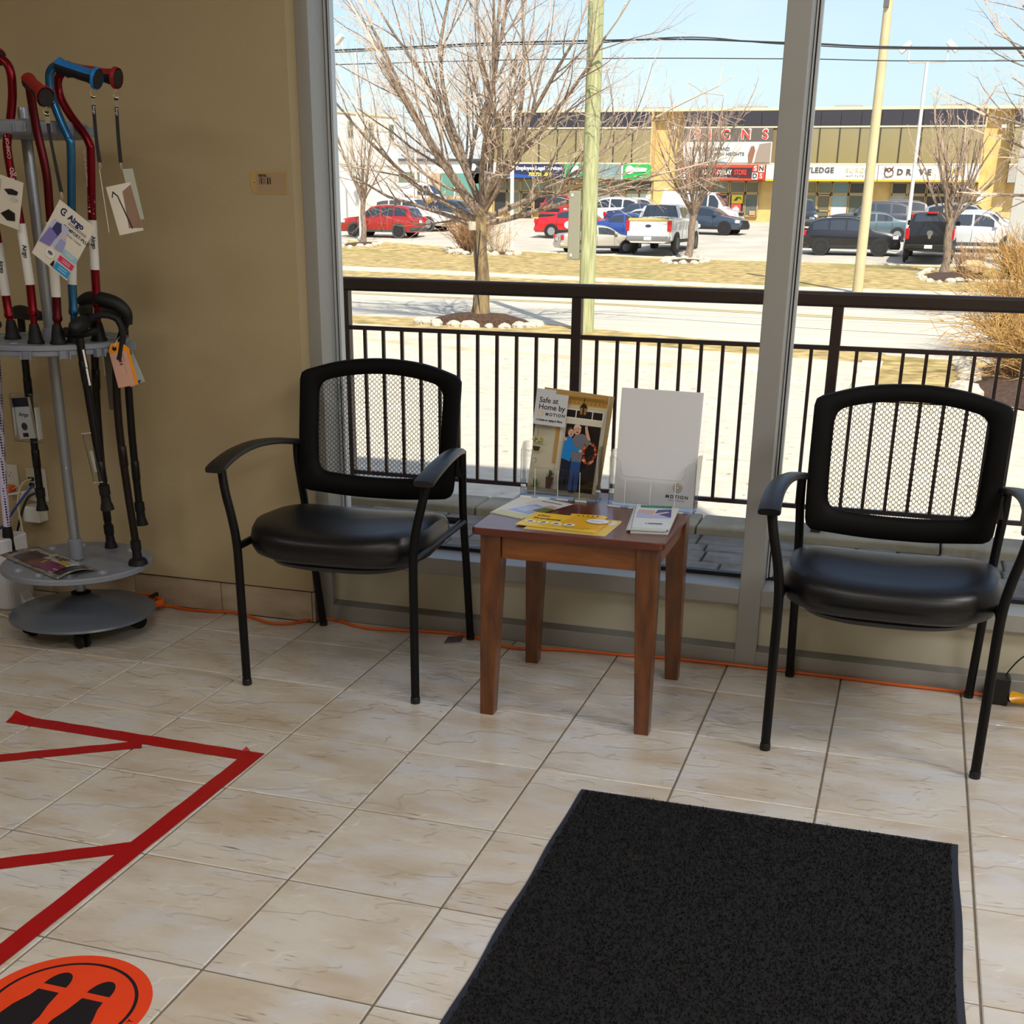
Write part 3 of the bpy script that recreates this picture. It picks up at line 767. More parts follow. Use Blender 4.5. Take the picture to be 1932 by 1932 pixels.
MB().lathe([(.030, .126), (.030, .131), (.022, .134)], 24).build('pole_gasket', RUB, cs)
MB().lathe([(.0155, .125), (.0155, 1.495), (.014, 1.503), (0, 1.504)], 24).build('pole', SILM, cs, smooth=True)
for z0, z1, r in ((.236, .300, .0215), (.355, .358, .0165), (.895, .925, .020), (1.466, 1.476, .018)):
    MB().lathe([(r*.92, z0), (r, z0+.002), (r, z1-.002), (r*.9, z1)], 24).build('pole_collar', SIL, cs, smooth=True)
for z in (.335, .52): MB().lathe([(0, .0032), (.0022, .0025), (.003, 0)], 10, frame3((.61*.0155, -.79*.0155, z), LEFT, UP) if False else Matrix.Translation((.61*.0155, -.79*.0155, z)) @ VIEW.to_track_quat('Z', 'Y').to_matrix().to_4x4()).build('pole_button', M('chrome', (210, 212, 216), rough=.15, metal=1), cs, smooth=True)
def tier(name, r, z, th, nh, hr, holes_at):
    """disc with real round sockets, rolled rim"""
    mb = MB(); n = 96
    mb.lathe([(r*.97, z-th), (r, z-th*.8), (r, z-.004), (r*.985, z)], n, cap=False)
    # top skin with holes: polar sectors around each socket
    ri = holes_at-hr*1.35; ro = holes_at+hr*1.35; per = 24
    mb.grid([[(rr*math.cos(2*PI*i/n), rr*math.sin(2*PI*i/n), z) for i in range(n)] for rr in (ro, r*.985)], wrap=True)
    mb.grid([[(rr*math.cos(2*PI*i/n), rr*math.sin(2*PI*i/n), z) for i in range(n)] for rr in (.015, ri)], wrap=True)
    for k in range(nh):
        a0 = 2*PI*k/nh; half = PI/nh
        outer = []; inner = []; low = []
        cx, cy = holes_at*math.cos(a0), holes_at*math.sin(a0)
        for i in range(per):
            t = 2*PI*i/per; dx, dy = math.cos(t), math.sin(t)
            s = min(1/abs(dx) if abs(dx) > 1e-6 else 9, 1/abs(dy) if abs(dy) > 1e-6 else 9)
            u, v = dx*s, dy*s
            rr = holes_at+u*hr*1.35; aa = a0+v*half
            outer.append((rr*math.cos(aa), rr*math.sin(aa), z))
            ca, sa = math.cos(a0), math.sin(a0)
            px, py = u*hr/s*1.0, v*hr/s*1.0
            inner.append((cx+px*ca-py*sa, cy+px*sa+py*ca, z)); low.append((cx+(px*ca-py*sa)*.8, cy+(px*sa+py*ca)*.8, z-.012))
        mb.grid([outer, inner, low], wrap=True); mb.add(low, [tuple(range(per))])
    mb.add([((r*.97)*math.cos(2*PI*i/n), (r*.97)*math.sin(2*PI*i/n), z-th) for i in range(n)], [tuple(range(n))])
    return mb.build(name, SIL, cs, smooth=True)
tier('lower_tier', .224, .232, .020, 12, .020, .182)
tier('middle_tier', .222, .897, .016, 12, .018, .160)
MB().lathe([(.216, .868), (.218, .870), (.218, .8815), (.216, .882)], 96).build('middle_tier_skirt', SIL, cs, smooth=True)
def clips(r, z, n, size, a0):
    for i in range(n):
        a = a0+2*PI*i/n; m = Matrix.Translation((r*math.cos(a), r*math.sin(a), z)) @ Matrix.Rotation(a, 4, 'Z')
        w = size; mb = MB()
        for s in (-1, 1): mb.box(-.004, .016, s*w-.0018, s*w+.0018, -.011, .011, m)
        mb.box(-.004, .001, -w, w, -.011, .011, m)
        mb.build('clip', SIL, cs, bevel=.001)
clips(.218, .872, 14, .013, .12)
clips(.165, 1.447, 12, .014, .05)
MB().lathe([(.05, 1.424), (.15, 1.428), (.162, 1.434), (.166, 1.440), (.166, 1.462), (.162, 1.466), (.12, 1.466), (0, 1.466)], 64).build('top_tier', SIL, cs, smooth=True)

# ------------------------------------------------------------- offset canes
REDM = M('cane_red', (122, 14, 30), rough=.26, metal=.75)
DREDM = M('cane_dark_red', (84, 10, 20), rough=.3, metal=.7)
BLUEM = M('cane_blue', (52, 110, 158), rough=.26, metal=.75)
WSL = M('white_sleeve', (226, 226, 222), rough=.45)
BAND = M('black_strap', (15, 15, 17), rough=.7)
CHROME = M('chrome', (210, 212, 216), rough=.15, metal=1)
INK = M('black_print', (16, 12, 22), rough=.5)
CARD = M('hang_card', (226, 220, 205), rough=.5)
def vtext(parent, p, s, size, r, mat, up=True, name='lettering'):
    m = frame3(Vector(p)+VIEW*(r+.0006), UP if up else -UP, LEFT if up else -LEFT)
    text_mb(MB_, s, size, m, 'LEFT') if False else None
    mb = MB(); text_mb(mb, s, size, m, 'LEFT', bold=.0004); return mb.build(name, mat, parent, world=True)
def cane(label, path, metal, zsleeve, grip=None, gripcol=None, base=None, text=None):
    """path runs from the handle bend down to the foot"""
    p = [Vector(q) for q in path]
    R = empty('walking_cane', (p[-1].x, p[-1].y, .8975), 0, label, 'cane', 'offset canes standing on the rack')
    low = p[-1].copy()
    c = bez(p, 6)
    zt, zb = zsleeve
    sl = [q for q in c if zb-.02 <= q.z <= zt+.012]
    if len(sl) < 2: sl = [Vector((low.x, low.y, zt)), Vector((low.x, low.y, zb))]
    a, b = sl[0], sl[-1]
    up_ = [q for q in c if q.z > a.z+.002]+[a-Vector((0, 0, .004))]
    MB().tube(up_, .0112, 14).build('shaft', metal, R, smooth=True, world=True)
    MB().tube([a, a.lerp(b, .5), b], .0128, 16).build('label_sleeve', WSL, R, smooth=True, world=True)
    d = (low-b)
    MB().tube([b, b+d*.42, b+d*.45, b+d*.52, b+d*.55], [.0118, .0118, .0135, .0135, .0105], 14).build('lock_ring', metal, R, smooth=True, world=True)
    MB().tube([b+d*.5, low+Vector((0, 0, .02))], .0092, 12).build('lower_tube', metal, R, smooth=True, world=True)
    f = Vector((low.x, low.y, .8975))
    MB().lathe([(.0, 0), (.023, 0), (.0235, .004), (.019, .012), (.0165, .030), (.013, .046), (.0115, .052)], 20, Matrix.Translation(f)).build('rubber_foot', RUB, R, smooth=True, world=True)
    mb = MB(); text_mb(mb, 'Airgo', .015, frame3(a.lerp(b, .45)+VIEW*.0134, -UP, -LEFT), 'CENTER', bold=.0005); mb.build('sleeve_lettering', INK, R, world=True)
    if text:
        mb = MB(); q = Vector(text)
        text_mb(mb, 'Airgo', .022, frame3(q+VIEW*.0117, UP, LEFT), 'LEFT', bold=.0005); text_mb(mb, 'COMFORT-PLUS', .0125, frame3(q+VIEW*.0117+UP*.070, UP, LEFT), 'LEFT', bold=.0002)
        mb.build('shaft_lettering', M('pale_print', (196, 150, 156), rough=.5), R, world=True)
    if grip:
        g0, g1 = Vector(grip[0]), Vector(grip[1]); ax = (g1-g0); L = ax.length; ax.normalize()
        side = ax.cross(UP).normalized(); up2 = side.cross(ax)
        prof = [(0, .013, .013), (.06, .0185, .020), (.14, .017, .017), (.35, .0165, .0155), (.55, .018, .0165), (.75, .017, .016), (.88, .0185, .019), (.95, .022, .025), (1.0, .019, .022)]
        def ring(t, rs, ru, lo, hi, grow):
            out = []
            for i in range(13):
                th = lo+(hi-lo)*i/12
                out.append(g0+ax*(L*t)+side*((rs+grow)*math.cos(th))+up2*((ru+grow)*math.sin(th)))
            return out
        mb = MB(); rows = [ring(t, a, b, 0, 2*PI*12/13, 0) for t, a, b in prof]
        mb.grid(rows, wrap=True); mb.add(rows[0], [tuple(range(13))]); mb.add(rows[-1], [tuple(range(13))])
        mb.build('grip', M('black_grip', (12, 12, 14), rough=.6), R, smooth=True, world=True)
        mb = MB(); mb.grid([ring(t, a, b, .25, PI-.25, .0022) for t, a, b in prof]); mb.grid([ring(1.0, .019, .022, -PI*.45, PI*1.45, .0035), ring(.93, .022, .025, -PI*.45, PI*1.45, .0022)])
        mb.build('grip_cap', gripcol, R, smooth=True, world=True)
        return R, g0+ax*(L*.985)-up2*.024
    return R, None
def strap(R, pts, ring_at, txt=False, wdir=None):
    c = Vector(ring_at)
    n = 20; mb = MB(); mb.tube([c+LEFT*(.0085*math.cos(2*PI*i/n))+UP*(.0085*math.sin(2*PI*i/n)-.008) for i in range(n+1)], .0011, 6); mb.build('key_ring', M('brass_ring', (188, 176, 150), rough=.25, metal=1), R, world=True, smooth=True)
    p = bez(pts, 5); rows = []
    for i, q in enumerate(p):
        w = .0052*(1-.45*math.sin(PI*i/(len(p)-1))*(.3 if txt else .6)); rows.append([q-LEFT*w, q+LEFT*w, q+LEFT*w-VIEW*.0015, q-LEFT*w-VIEW*.0015])
    mb = MB(); mb.grid(rows, wrap=True); s = mb.build('wrist_strap', BAND, R, world=True)
    q = p[2]; m = frame3(q+VIEW*.001+UP*-.008, LEFT, UP)
    MB().box(-.0058, .0058, -.009, .007, -.001, .0014, m).build('strap_clasp', CHROME, s, world=True)
    if txt:
        mb = MB(); text_mb(mb, 'Airgo', .0085, frame3(p[5]+VIEW*.0012, -UP, -LEFT), 'LEFT'); mb.build('strap_lettering', M('white_print', (230, 230, 230)), s, world=True)
    e = p[-1]; mb = MB(); mb.tube([e, e-UP*.010+LEFT*.002, e-UP*.018, e-UP*.010-LEFT*.003, e], .0006, 5); mb.build('card_loop', M('clear_loop', (214, 210, 200), rough=.3), R, world=True)
C1 = [(-.44, -.21, 1.56), (-.436, -.21, 1.50), (-.424, -.21, 1.43), (-.420, -.21, 1.332), (-.411, -.21, 1.237), (-.405, -.21, 1.14), (-.404, -.21, 1.033), (-.399, -.21, .943), (-.398, -.21, .905)]
cane('red cane at the left edge, only its white sleeve and red lower end in view', C1, REDM, (1.145, 1.035))
C2 = [(-.300, -.28, 1.607), (-.262, -.28, 1.606), (-.242, -.28, 1.582), (-.243, -.28, 1.53), (-.258, -.28, 1.47), (-.273, -.28, 1.429), (-.281, -.28, 1.394), (-.277, -.28, 1.313), (-.268, -.28, 1.21), (-.262, -.28, 1.053), (-.265, -.28, .954), (-.266, -.28, .905)]
c2, _ = cane('red cane second from the left, its grip leaving the frame at the top left', C2, REDM, (1.215, 1.055), ((-.262, -.28, 1.612), (-.385, -.25, 1.612)), M('red_grip', (150, 16, 20), rough=.5), text=(-.277, -.28, 1.30))
C3 = [(-.178, -.292, 1.553), (-.190, -.278, 1.538), (-.192, -.272, 1.491), (-.188, -.27, 1.43), (-.179, -.27, 1.371), (-.175, -.27, 1.319), (-.178, -.27, 1.253), (-.183, -.27, 1.128), (-.190, -.27, 1.023), (-.196, -.27, .956), (-.199, -.27, .905)]
c3, e3 = cane('dark red cane in front of the pole with its grip pointing towards the viewer', C3, DREDM, (1.215, 1.040), ((-.192, -.280, 1.556), (-.075, -.370, 1.508)), M('red_grip', (150, 16, 20), rough=.5))
C4 = [(-.123, -.22, 1.590), (-.146, -.22, 1.594), (-.164, -.22, 1.582), (-.170, -.22, 1.560), (-.168, -.22, 1.520), (-.147, -.22, 1.460), (-.131, -.22, 1.424), (-.127, -.22, 1.398), (-.145, -.22, 1.254), (-.171, -.22, 1.054), (-.180, -.22, .952), (-.182, -.22, .905)]
c4, e4 = cane('blue cane with a bright blue topped grip, between the two right red canes', C4, BLUEM, (1.20, 1.062), ((-.142, -.22, 1.596), (-.020, -.222, 1.562)), M('blue_grip', (22, 118, 196), rough=.45))
C5 = [(-.15, -.15, 1.588), (-.172, -.15, 1.589), (-.189, -.15, 1.578), (-.197, -.15, 1.557), (-.192, -.15, 1.524), (-.167, -.15, 1.482), (-.133, -.15, 1.440), (-.117, -.15, 1.410), (-.117, -.15, 1.382), (-.134, -.15, 1.22), (-.143, -.15, 1.068), (-.148, -.15, .971), (-.152, -.15, .905)]
c5, e5 = cane('red cane furthest right on the rack, its grip pointing right', C5, REDM, (1.232, 1.100), ((-.170, -.15, 1.594), (-.008, -.15, 1.570)), M('red_grip', (150, 16, 20), rough=.5), text=(-.134, -.15, 1.235))
strap(c3, [(-.077, -.372, 1.478), (-.077, -.372, 1.440), (-.07, -.372, 1.37), (-.062, -.37, 1.290)], (-.076, -.372, 1.487))
strap(c4, [(-.039, -.224, 1.524), (-.041, -.224, 1.50), (-.043, -.224, 1.424), (-.040, -.224, 1.364)], (-.037, -.224, 1.538), True)
strap(c5, [(-.019, -.152, 1.524), (-.021, -.152, 1.500), (-.024, -.152, 1.427), (-.024, -.152, 1.366)], (-.017, -.152, 1.540), True)
def card(R, tl, tr, br, bl, draw, th=.0012):
    tl, tr, br, bl = [Vector(q) for q in (tl, tr, br, bl)]
    x = tr-tl; y = tl-bl; H = y.length; yh = y.normalized(); xx = br-bl; xx = xx-yh*xx.dot(yh)
    m = frame3(bl, xx, y); W = x.length
    MB().box(0, W, 0, H, -th, 0, m).build('hang_card', CARD, R, world=True)
    P = Print(m @ Matrix.Translation((0, 0, .0002)), W, H); P.rect((228, 222, 208), 0, 0, 1, 1); draw(P); P.build('card_print', R)
def front_card(P):
    P.ring((40, 40, 96), .22, .88, .05, .085, 40, 320).oval((40, 40, 96), .24, .88, .03, .02, 8).text((36, 36, 92), 'Airgo', .36, .87, .021, bold=.0009)
    P.rect((90, 90, 110), .42, .79, .92, .80).rect((90, 90, 110), .42, .765, .92, .775)
    P.text((60, 60, 80), 'COMFORT-PLUS', .34, .70, .0115, bold=.0003).text((60, 60, 80), 'Cane / Canne', .52, .62, .008)
    P.poly((190, 196, 226), (.0, .28), (.6, .36), (.5, .72), (.1, .70)).poly((64, 60, 110), (.14, .50), (.34, .45), (.38, .60), (.30, .70), (.18, .68)).poly((132, 124, 190), (.02, .24), (.3, .28), (.34, .5), (.1, .55)).poly((160, 164, 214), (.4, .30), (.62, .32), (.58, .5), (.44, .5))
    P.oval((222, 190, 190), .48, .56, .05, .05, 8)
    P.oval((232, 232, 226), .38, .20, .13, .085).oval((110, 100, 120), .38, .20, .07, .03, 8)
    P.rect((150, 204, 220), .62, .31, 1, .40).rect((222, 54, 110), .60, .18, 1, .275).rect((40, 156, 216), .60, .03, 1, .15)
    for v in (.34, .37, .21, .24, .07, .11): P.rect((236, 236, 240), .70, v, .92, v+.008)
    P.poly((34, 34, 40), (.50, .04), (.59, .04), (.56, .14), (.53, .14))
def back_card(P):
    for i in range(7): P.rect((120, 116, 112), .06, .90-i*.035, .55, .912-i*.035)
    for i in range(6): P.rect((120, 116, 112), .06, .45-i*.035, .5, .462-i*.035)
    P.poly((38, 34, 46), (.62, .74), (.78, .80), (.92, .78), (.90, .70), (.72, .66)).oval((210, 200, 196), .85, .60, .08, .05, 9).poly((26, 22, 26), (.6, .22), (.75, .12), (.92, .16), (.9, .32), (.76, .36))
# front card hangs tilted in front of the dark red cane
card(c3, (-.062, -.380, 1.272), (.046, -.372, 1.232), (-.046, -.388, 1.100), (-.154, -.396, 1.142), front_card)
card(c2, (-.356, -.315, 1.352), (-.228, -.315, 1.283), (-.262, -.315, 1.165), (-.390, -.315, 1.235), back_card)
def edge_card(P): P.rect((150, 120, 96), .06, .05, .94, .95).poly((60, 36, 30), (.5, .1), (.9, .15), (.9, .4), (.6, .35))
card(c4, (-.044, -.222, 1.344), (-.006, -.276, 1.32), (.004, -.276, 1.165), (-.034, -.222, 1.19), edge_card)
def open_card(P): P.poly((150, 120, 100), (.45, .1), (1, .05), (1, .95), (.6, .85)).poly((44, 36, 40), (.12, .78), (.22, .90), (.36, .80), (.33, .78), (.22, .85), (.15, .76)).poly((44, 36, 40), (.33, .80), (.38, .80), (.62, .08), (.56, .08))
card(c5, (-.022, -.150, 1.350), (-.010, -.120, 1.3485), (.012, -.120, 1.2205), (.000, -.150, 1.222), lambda P: P.rect((176, 178, 160), 0, 0, 1, 1), .0008)
card(c5, (-.066, -.170, 1.304), (-.022, -.154, 1.352), (-.003, -.150, 1.235), (-.040, -.166, 1.182), open_card, .0008)

# ------------------------------------------------------------- black folding canes hung from the middle tier
BLKM = M('black_cane_tube', (17, 17, 19), rough=.35, metal=.4); BRNM = M('brown_black_cane_tube', (34, 24, 22), rough=.4, metal=.5)
def fcane(label, path, mat, handle, tip_z, big=False, r=.0115):
    p = [Vector(q) for q in path]
    R = empty('folding_cane', (p[-1].x, p[-1].y, tip_z), 0, label, 'cane', 'black folding canes on the rack')
    MB().tube(bez(p, 5), r, 14).build('shaft', mat, R, smooth=True, world=True)
    for t in (.32, .66):
        k = int(t*(len(p)-1)); a = p[k].lerp(p[k+1], .5)
        d = (p[k+1]-p[k]).normalized(); MB().tube([a-d*.03, a-d*.028, a+d*.028, a+d*.03], [r, r*1.12, r*1.12, r], 14).build('joint_sleeve', mat, R, smooth=True, world=True)
    e = p[-1]; d = (p[-1]-p[-2]).normalized()
    k = 1.5 if big else 1
    MB().tube([e-d*.075, e-d*.072, e-d*.045, e-d*.043, e-d*.02, e-d*.014, e], [r, r*1.35, r*1.35, r*1.15, r*1.25, r*1.5*k, r*1.75*k], 18).build('rubber_tip', RUB, R, smooth=True, world=True)
    h = bez(handle, 6); n = len(h)
    rr = [.012+.009*math.sin(PI*min(1, max(0, (i/(n-1))*1.05))) for i in range(n)]; rr[0] = .010; rr[-1] = .013
    MB().tube(h, rr, 14).build('handle', M('black_grip', (12, 12, 14), rough=.6), R, smooth=True, world=True)
    return R
fF = fcane('black folding cane hanging at the back left with a blister label', [(-.575, .06, .950), (-.580, .06, .832), (-.586, .06, .602), (-.588, .06, .380), (-.588, .06, .323)], BLKM, [(-.600, .05, .935), (-.575, .05, .947), (-.52, .03, .945), (-.45, .01, .940)], .323)
fG1 = fcane('black folding cane hung at the front right rim with a rounded handle end', [(-.135, -.262, .915), (-.134, -.262, .880), (-.129, -.26, .768), (-.119, -.258, .605), (-.113, -.255, .483), (-.114, -.25, .433)], BLKM, [(-.138, -.285, .935), (-.136, -.268, .948), (-.150, -.215, .952), (-.185, -.17, .950)], .433)
fG2 = fcane('black folding cane standing at the back of the lower tier behind the front ones', [(-.285, .02, .955), (-.292, .02, .864), (-.308, .02, .658), (-.316, .02, .392), (-.313, .02, .307), (-.311, .02, .2335)], BLKM, [(-.300, .02, .960), (-.285, -.01, .972), (-.260, -.05, .965), (-.230, -.08, .955)], .2335)
fH = fcane('brown-black cane with a wide rubber tip standing on the right of the lower tier', [(-.075, -.120, .955), (-.095, -.120, .915), (-.125, -.12, .83), (-.137, -.12, .657), (-.131, -.12, .469), (-.122, -.12, .323), (-.119, -.12, .2335)], BRNM, [(-.215, -.135, 1.000), (-.180, -.14, 1.012), (-.135, -.145, 1.010), (-.090, -.14, .998), (-.068, -.13, .975), (-.070, -.122, .945)], .2335, big=True)
fI = fcane('black folding cane hanging behind the brown-black cane at the right', [(-.185, .03, .950), (-.190, .03, .883), (-.193, .03, .790), (-.199, .03, .582), (-.198, .03, .391), (-.195, .03, .314)], BLKM, [(-.250, -.02, .955), (-.215, 0, .968), (-.18, .02, .965), (-.168, .03, .945)], .314)
# blob of strap handles gathered over the right rim
MB().tube(bez([(-.145, -.20, .955), (-.11, -.19, .972), (-.075, -.17, .962), (-.062, -.165, .925), (-.070, -.165, .885), (-.078, -.17, .850)], 5), .015, 10, flat=.6).build('wrist_loop', BAND, fH, world=True, smooth=True)
MB().tube(bez([(-.23, -.19, .925), (-.20, -.22, .918), (-.16, -.225, .92), (-.12, -.20, .93)], 5), .013, 10, flat=.8).build('wrist_loop', BAND, fG1, world=True, smooth=True)
# dotted cane at the left edge
R = empty('folding_cane', (-.692, 0, .193), 0, 'white and lavender cane with black dots and a black tip at the left edge', 'cane')
DOT = bpy.data.materials.new('dotted_tube'); DOT.use_nodes = True; MATS['dotted_tube'] = DOT
def dots():
    N = DOT.node_tree.nodes; L = DOT.node_tree.links; p = N['Principled BSDF']; p.inputs['Roughness'].default_value = .35
    tc = N.new('ShaderNodeTexCoord'); v = N.new('ShaderNodeTexVoronoi'); v.inputs['Scale'].default_value = 115; v.inputs['Randomness'].default_value = .12
    r = N.new('ShaderNodeValToRGB'); r.color_ramp.interpolation = 'CONSTANT'; r.color_ramp.elements[0].color = (.008, .008, .012, 1); r.color_ramp.elements[1].position = .38; r.color_ramp.elements[1].color = lin((206, 200, 232))
    L.new(tc.outputs['Object'], v.inputs['Vector']); L.new(v.outputs['Distance'], r.inputs['Fac']); L.new(r.outputs['Color'], p.inputs['Base Color'])
dots()
MB().tube([(-.632, 0, .89), (-.652, 0, .674), (-.677, 0, .437), (-.687, 0, .26)], .0125, 18).build('shaft', DOT, R, smooth=True, world=True)
MB().tube([(-.6865, 0, .275), (-.6875, 0, .255), (-.689, 0, .225), (-.6915, 0, .200), (-.692, 0, .193)], [.0135, .0165, .018, .0215, .0215], 18).build('rubber_tip', RUB, R, smooth=True, world=True)
MB().tube([(-.60, -.02, .915), (-.632, 0, .91), (-.634, 0, .88)], .013, 12).build('handle', M('black_grip', (12, 12, 14), rough=.6), R, smooth=True, world=True)
MB().box(-.672, -.648, -.024, -.0125, .60, .70).build('blister_label', M('grey_blister', (150, 148, 152), rough=.3), R, world=True, bevel=.002)

# tags and blister labels of the black canes
def plate(name, R, a, b, c, d, th, draw, mat):
    a, b, c, d = [Vector(q) for q in (a, b, c, d)]
    m = frame3(a, b-a, d-a); W, H = (b-a).length, (d-a).length
    MB().box(0, W, 0, H, -th, 0, m).build(name, mat, R, world=True)
    P = Print(m @ Matrix.Translation((0, 0, .0002)), W, H); draw(P); P.build(name+'_print', R)
def lab1(P):
    P.rect((222, 226, 232), 0, 0, 1, 1).rect((26, 32, 66), 0, .78, 1, 1).text((40, 44, 70), 'Airgo', .25, .60, .016, bold=.0004, rot=-.1).oval((60, 64, 80), .45, .30, .2, .10, 8).rect((30, 30, 36), .25, .04, .6, .14)
plate('blister_label', fF, (-.622, .040, .556), (-.562, .040, .562), (-.556, .040, .690), (-.616, .040, .684), .012, lab1, WSL)
MB().tube([(-.632, .036, .57), (-.630, .036, .655)], .004, 6).build('label_flap', WSL, fF, world=True)
MB().box(-.638, -.538, .030, .050, .548, .700).build('blister_pack', glass_mat('blister_clear', (.95, .96, .96), .8, .05), fF, world=True, bevel=.004)
MB().box(-.545, -.541, .029, .051, .56, .66).build('white_edge', WSL, fF, world=True)
for a, b in (((-.118, -.276, .886), (-.1125, -.276, .838)), ((-.1125, -.277, .836), (-.108, -.277, .790))):
    MB().tube([a, b], .0036, 4).build('label_strip', WSL, fG1, world=True)
MB().box(-.240, -.222, -.02, -.012, .78, .866).build('label_strip', WSL, fG2, world=True)
MB().box(-.232, -.206, -.024, -.018, .68, .86).build('blister_pack', M('smoky_blister', (98, 92, 88), rough=.25), fG2, world=True)
m = frame3((-.128, -.274, .515), (.026, 0, .004), (-.022, 0, .13)); MB().box(0, .024, 0, .14, 0, .008, m).build('blister_pack', glass_mat('blister_clear', (.95, .96, .96), .8, .05), fG1, world=True, bevel=.002)
MB().box(.010, .016, .03, .09, .002, .006, m).build('label_strip', WSL, fG1, world=True)
for v in (0, .14): MB().tube([m @ Vector((-.004, v, .004)), m @ Vector((.028, v, .004))], .0012, 5).build('blister_tie', WSL, fG1, world=True)
# orange price tag with pink label
pt = empty('price_tag', (-.066, -.178, .84), 0, 'orange price tag with pink sticker tied to the brown-black cane', 'price tag')
m = frame3((-.082, -.182, .772), (.0615, .012, .012), (-.024, 0, .120))
W, H = .061, .122
poly = [(0, 0), (W, 0), (W, H*.83), (W*.70, H), (W*.18, H), (0, H*.86)]
MB().prism(poly, -.0006, 0, m).build('tag_card', M('orange_card', (240, 150, 24), rough=.5), pt, world=True)
P = Print(m @ Matrix.Translation((0, 0, .0002)), W, H)
P.rect((212, 164, 148), .0, .01, .84, .78).oval((60, 30, 16), .30, .88, .11, .055).oval((16, 10, 10), .30, .88, .06, .03)
for i, wv in enumerate((.02, .05, .02, .03, .06, .02, .04)): P.rect((44, 24, 30), .36, .70-i*.034, .52, .70-i*.034+wv*.45)
P.rect((90, 60, 60), .62, .55, .635, .73).rect((120, 90, 90), .60, .30, .61, .52)
P.build('tag_print', pt)
MB().tube([m @ Vector((W*.3, H*.9, .001)), (-.075, -.175, .905), (-.085, -.14, .915)], .0009, 5).build('string', WSL, pt, world=True)
def lab2(P):
    P.rect((206, 220, 222), 0, 0, 1, 1).rect((26, 32, 92), 0, .74, .92, 1).rect((226, 228, 232), .1, .84, .75, .86).rect((226, 228, 232), .1, .90, .6, .92).rect((120, 170, 190), .12, .50, .8, .62).text((30, 30, 40), 'Airgo', .3, .06, .012, bold=.0004)
plate('swing_label', fI, (-.162, -.005, .748), (-.112, -.005, .768), (-.118, -.005, .880), (-.168, -.005, .862), .001, lab2, WSL)

# packet lying on the lower tier
pk = empty('cane_tip_packet', (-.37, -.19, .2325), 0, 'flat plastic packet with a purple and yellow card lying on the lower tier', 'packet')
m = frame3((-.575, -.185, .2345), (.335, -.165, 0), (.085, .130, .004))
rows = []
for i in range(15):
    row = []
    for j in range(9):
        u, v = i/14, j/8; hgt = .010*math.sin(PI*v)*(.4+.9*u)+.004*math.sin(9*u+3*v)*math.sin(PI*u)*math.sin(PI*v)
        row.append(m @ Vector((u*.372, v*.130-.0*u, max(.0006, hgt+.001))))
    rows.append(row)
PKM = M('packet_plastic', (150, 148, 144), rough=.2, coat=.5, c2=(96, 92, 94), scale=30)
mb = MB(); mb.grid(rows); o = mb.build('clear_bag', PKM, pk, world=True, smooth=True); so = o.modifiers.new('s', 'SOLIDIFY'); so.thickness = .0008
def strip(c, u0, v0, u1, v1, name='printed_card', lift=.0012):
    rr = []
    for i in range(9):
        row = []
        for j in range(6):
            u = u0+(u1-u0)*i/8; v = v0+(v1-v0)*j/5; hgt = .010*math.sin(PI*v)*(.4+.9*u)+.004*math.sin(9*u+3*v)*math.sin(PI*u)*math.sin(PI*v)
            row.append(m @ Vector((u*.372, v*.130, max(.0006, hgt+.001)+lift)))
        rr.append(row)
    MB().grid(rr).build(name, M('packet_%d_%d_%d' % c, c, rough=.3, coat=.4), pk, world=True, smooth=True)
strip((176, 176, 164), .34, .42, .80, .97); strip((34, 20, 20), .16, .12, .40, .72, lift=.0022); strip((96, 40, 30), .40, .10, .58, .52, lift=.0024); strip((190, 168, 30), .52, .30, .64, .46, lift=.0026); strip((104, 22, 84), .56, .10, .88, .44, lift=.003); strip((170, 150, 30), .70, .44, .84, .62, lift=.003); strip((24, 26, 36), .86, .12, .97, .85, lift=.002); strip((200, 204, 210), .80, .08, .87, .80, lift=.003)
mb = MB(); text_mb(mb, 'Airgo', .034, m @ Matrix.Translation((.62*.372, .70*.130, .0165)) @ Matrix.Rotation(.15, 4, 'Z'), 'CENTER', bold=.001); mb.build('lettering', INK, pk, world=True)

# ============================================================= WALL FITTINGS, CORDS
PLATE = M('outlet_plate', (206, 204, 196), rough=.4); IVORY = M('ivory_plastic', (190, 184, 160), rough=.4)
def outlet(name, label, x0, x1, z0, z1, duplex):
    R = empty(name, ((x0+x1)/2, .169, (z0+z1)/2), 0, label, 'outlet')
    MB().box(x0, x1, .1635, .1695, z0, z1).build('cover_plate', PLATE, R, world=True, bevel=.002)
    cx = (x0+x1)/2
    for s in ((-1, 1) if duplex else (0,)):
        z = (z0+z1)/2+s*.021
        ol = [(.016*math.cos(2*PI*i/20), .0135*math.sin(2*PI*i/20)) for i in range(20)]
        f = MB().prism(ol, 0, .002, Matrix.Translation((cx, .1635, z)) @ Matrix.Rotation(PI/2, 4, 'X')).build('socket_face', PLATE, R, world=True)
        mb = MB(); mb.box(cx-.007, cx-.0055, .1612, .1616, z, z+.008); mb.box(cx+.0055, cx+.007, .1612, .1616, z+.001, z+.008); mb.box(cx-.002, cx+.002, .1612, .1616, z-.008, z-.004); mb.build('slot', INK, f, world=True)
    return R
outlet('wall_outlet', 'white duplex wall outlet with an orange plug, at the left edge', -.815, -.752, .335, .44, True)
o2 = outlet('data_outlet', 'ivory network wall plate with blue, white and black cables, behind a hanging cane', -.716, -.643, .322, .434, False)
MB().box(-.716, -.690, .158, .166, .40, .434).build('jack_cover', IVORY, o2, world=True, bevel=.002)
for z in (.392, .372): MB().box(-.706, -.688, .156, .166, z, z+.012).build('jack', INK, o2, world=True)
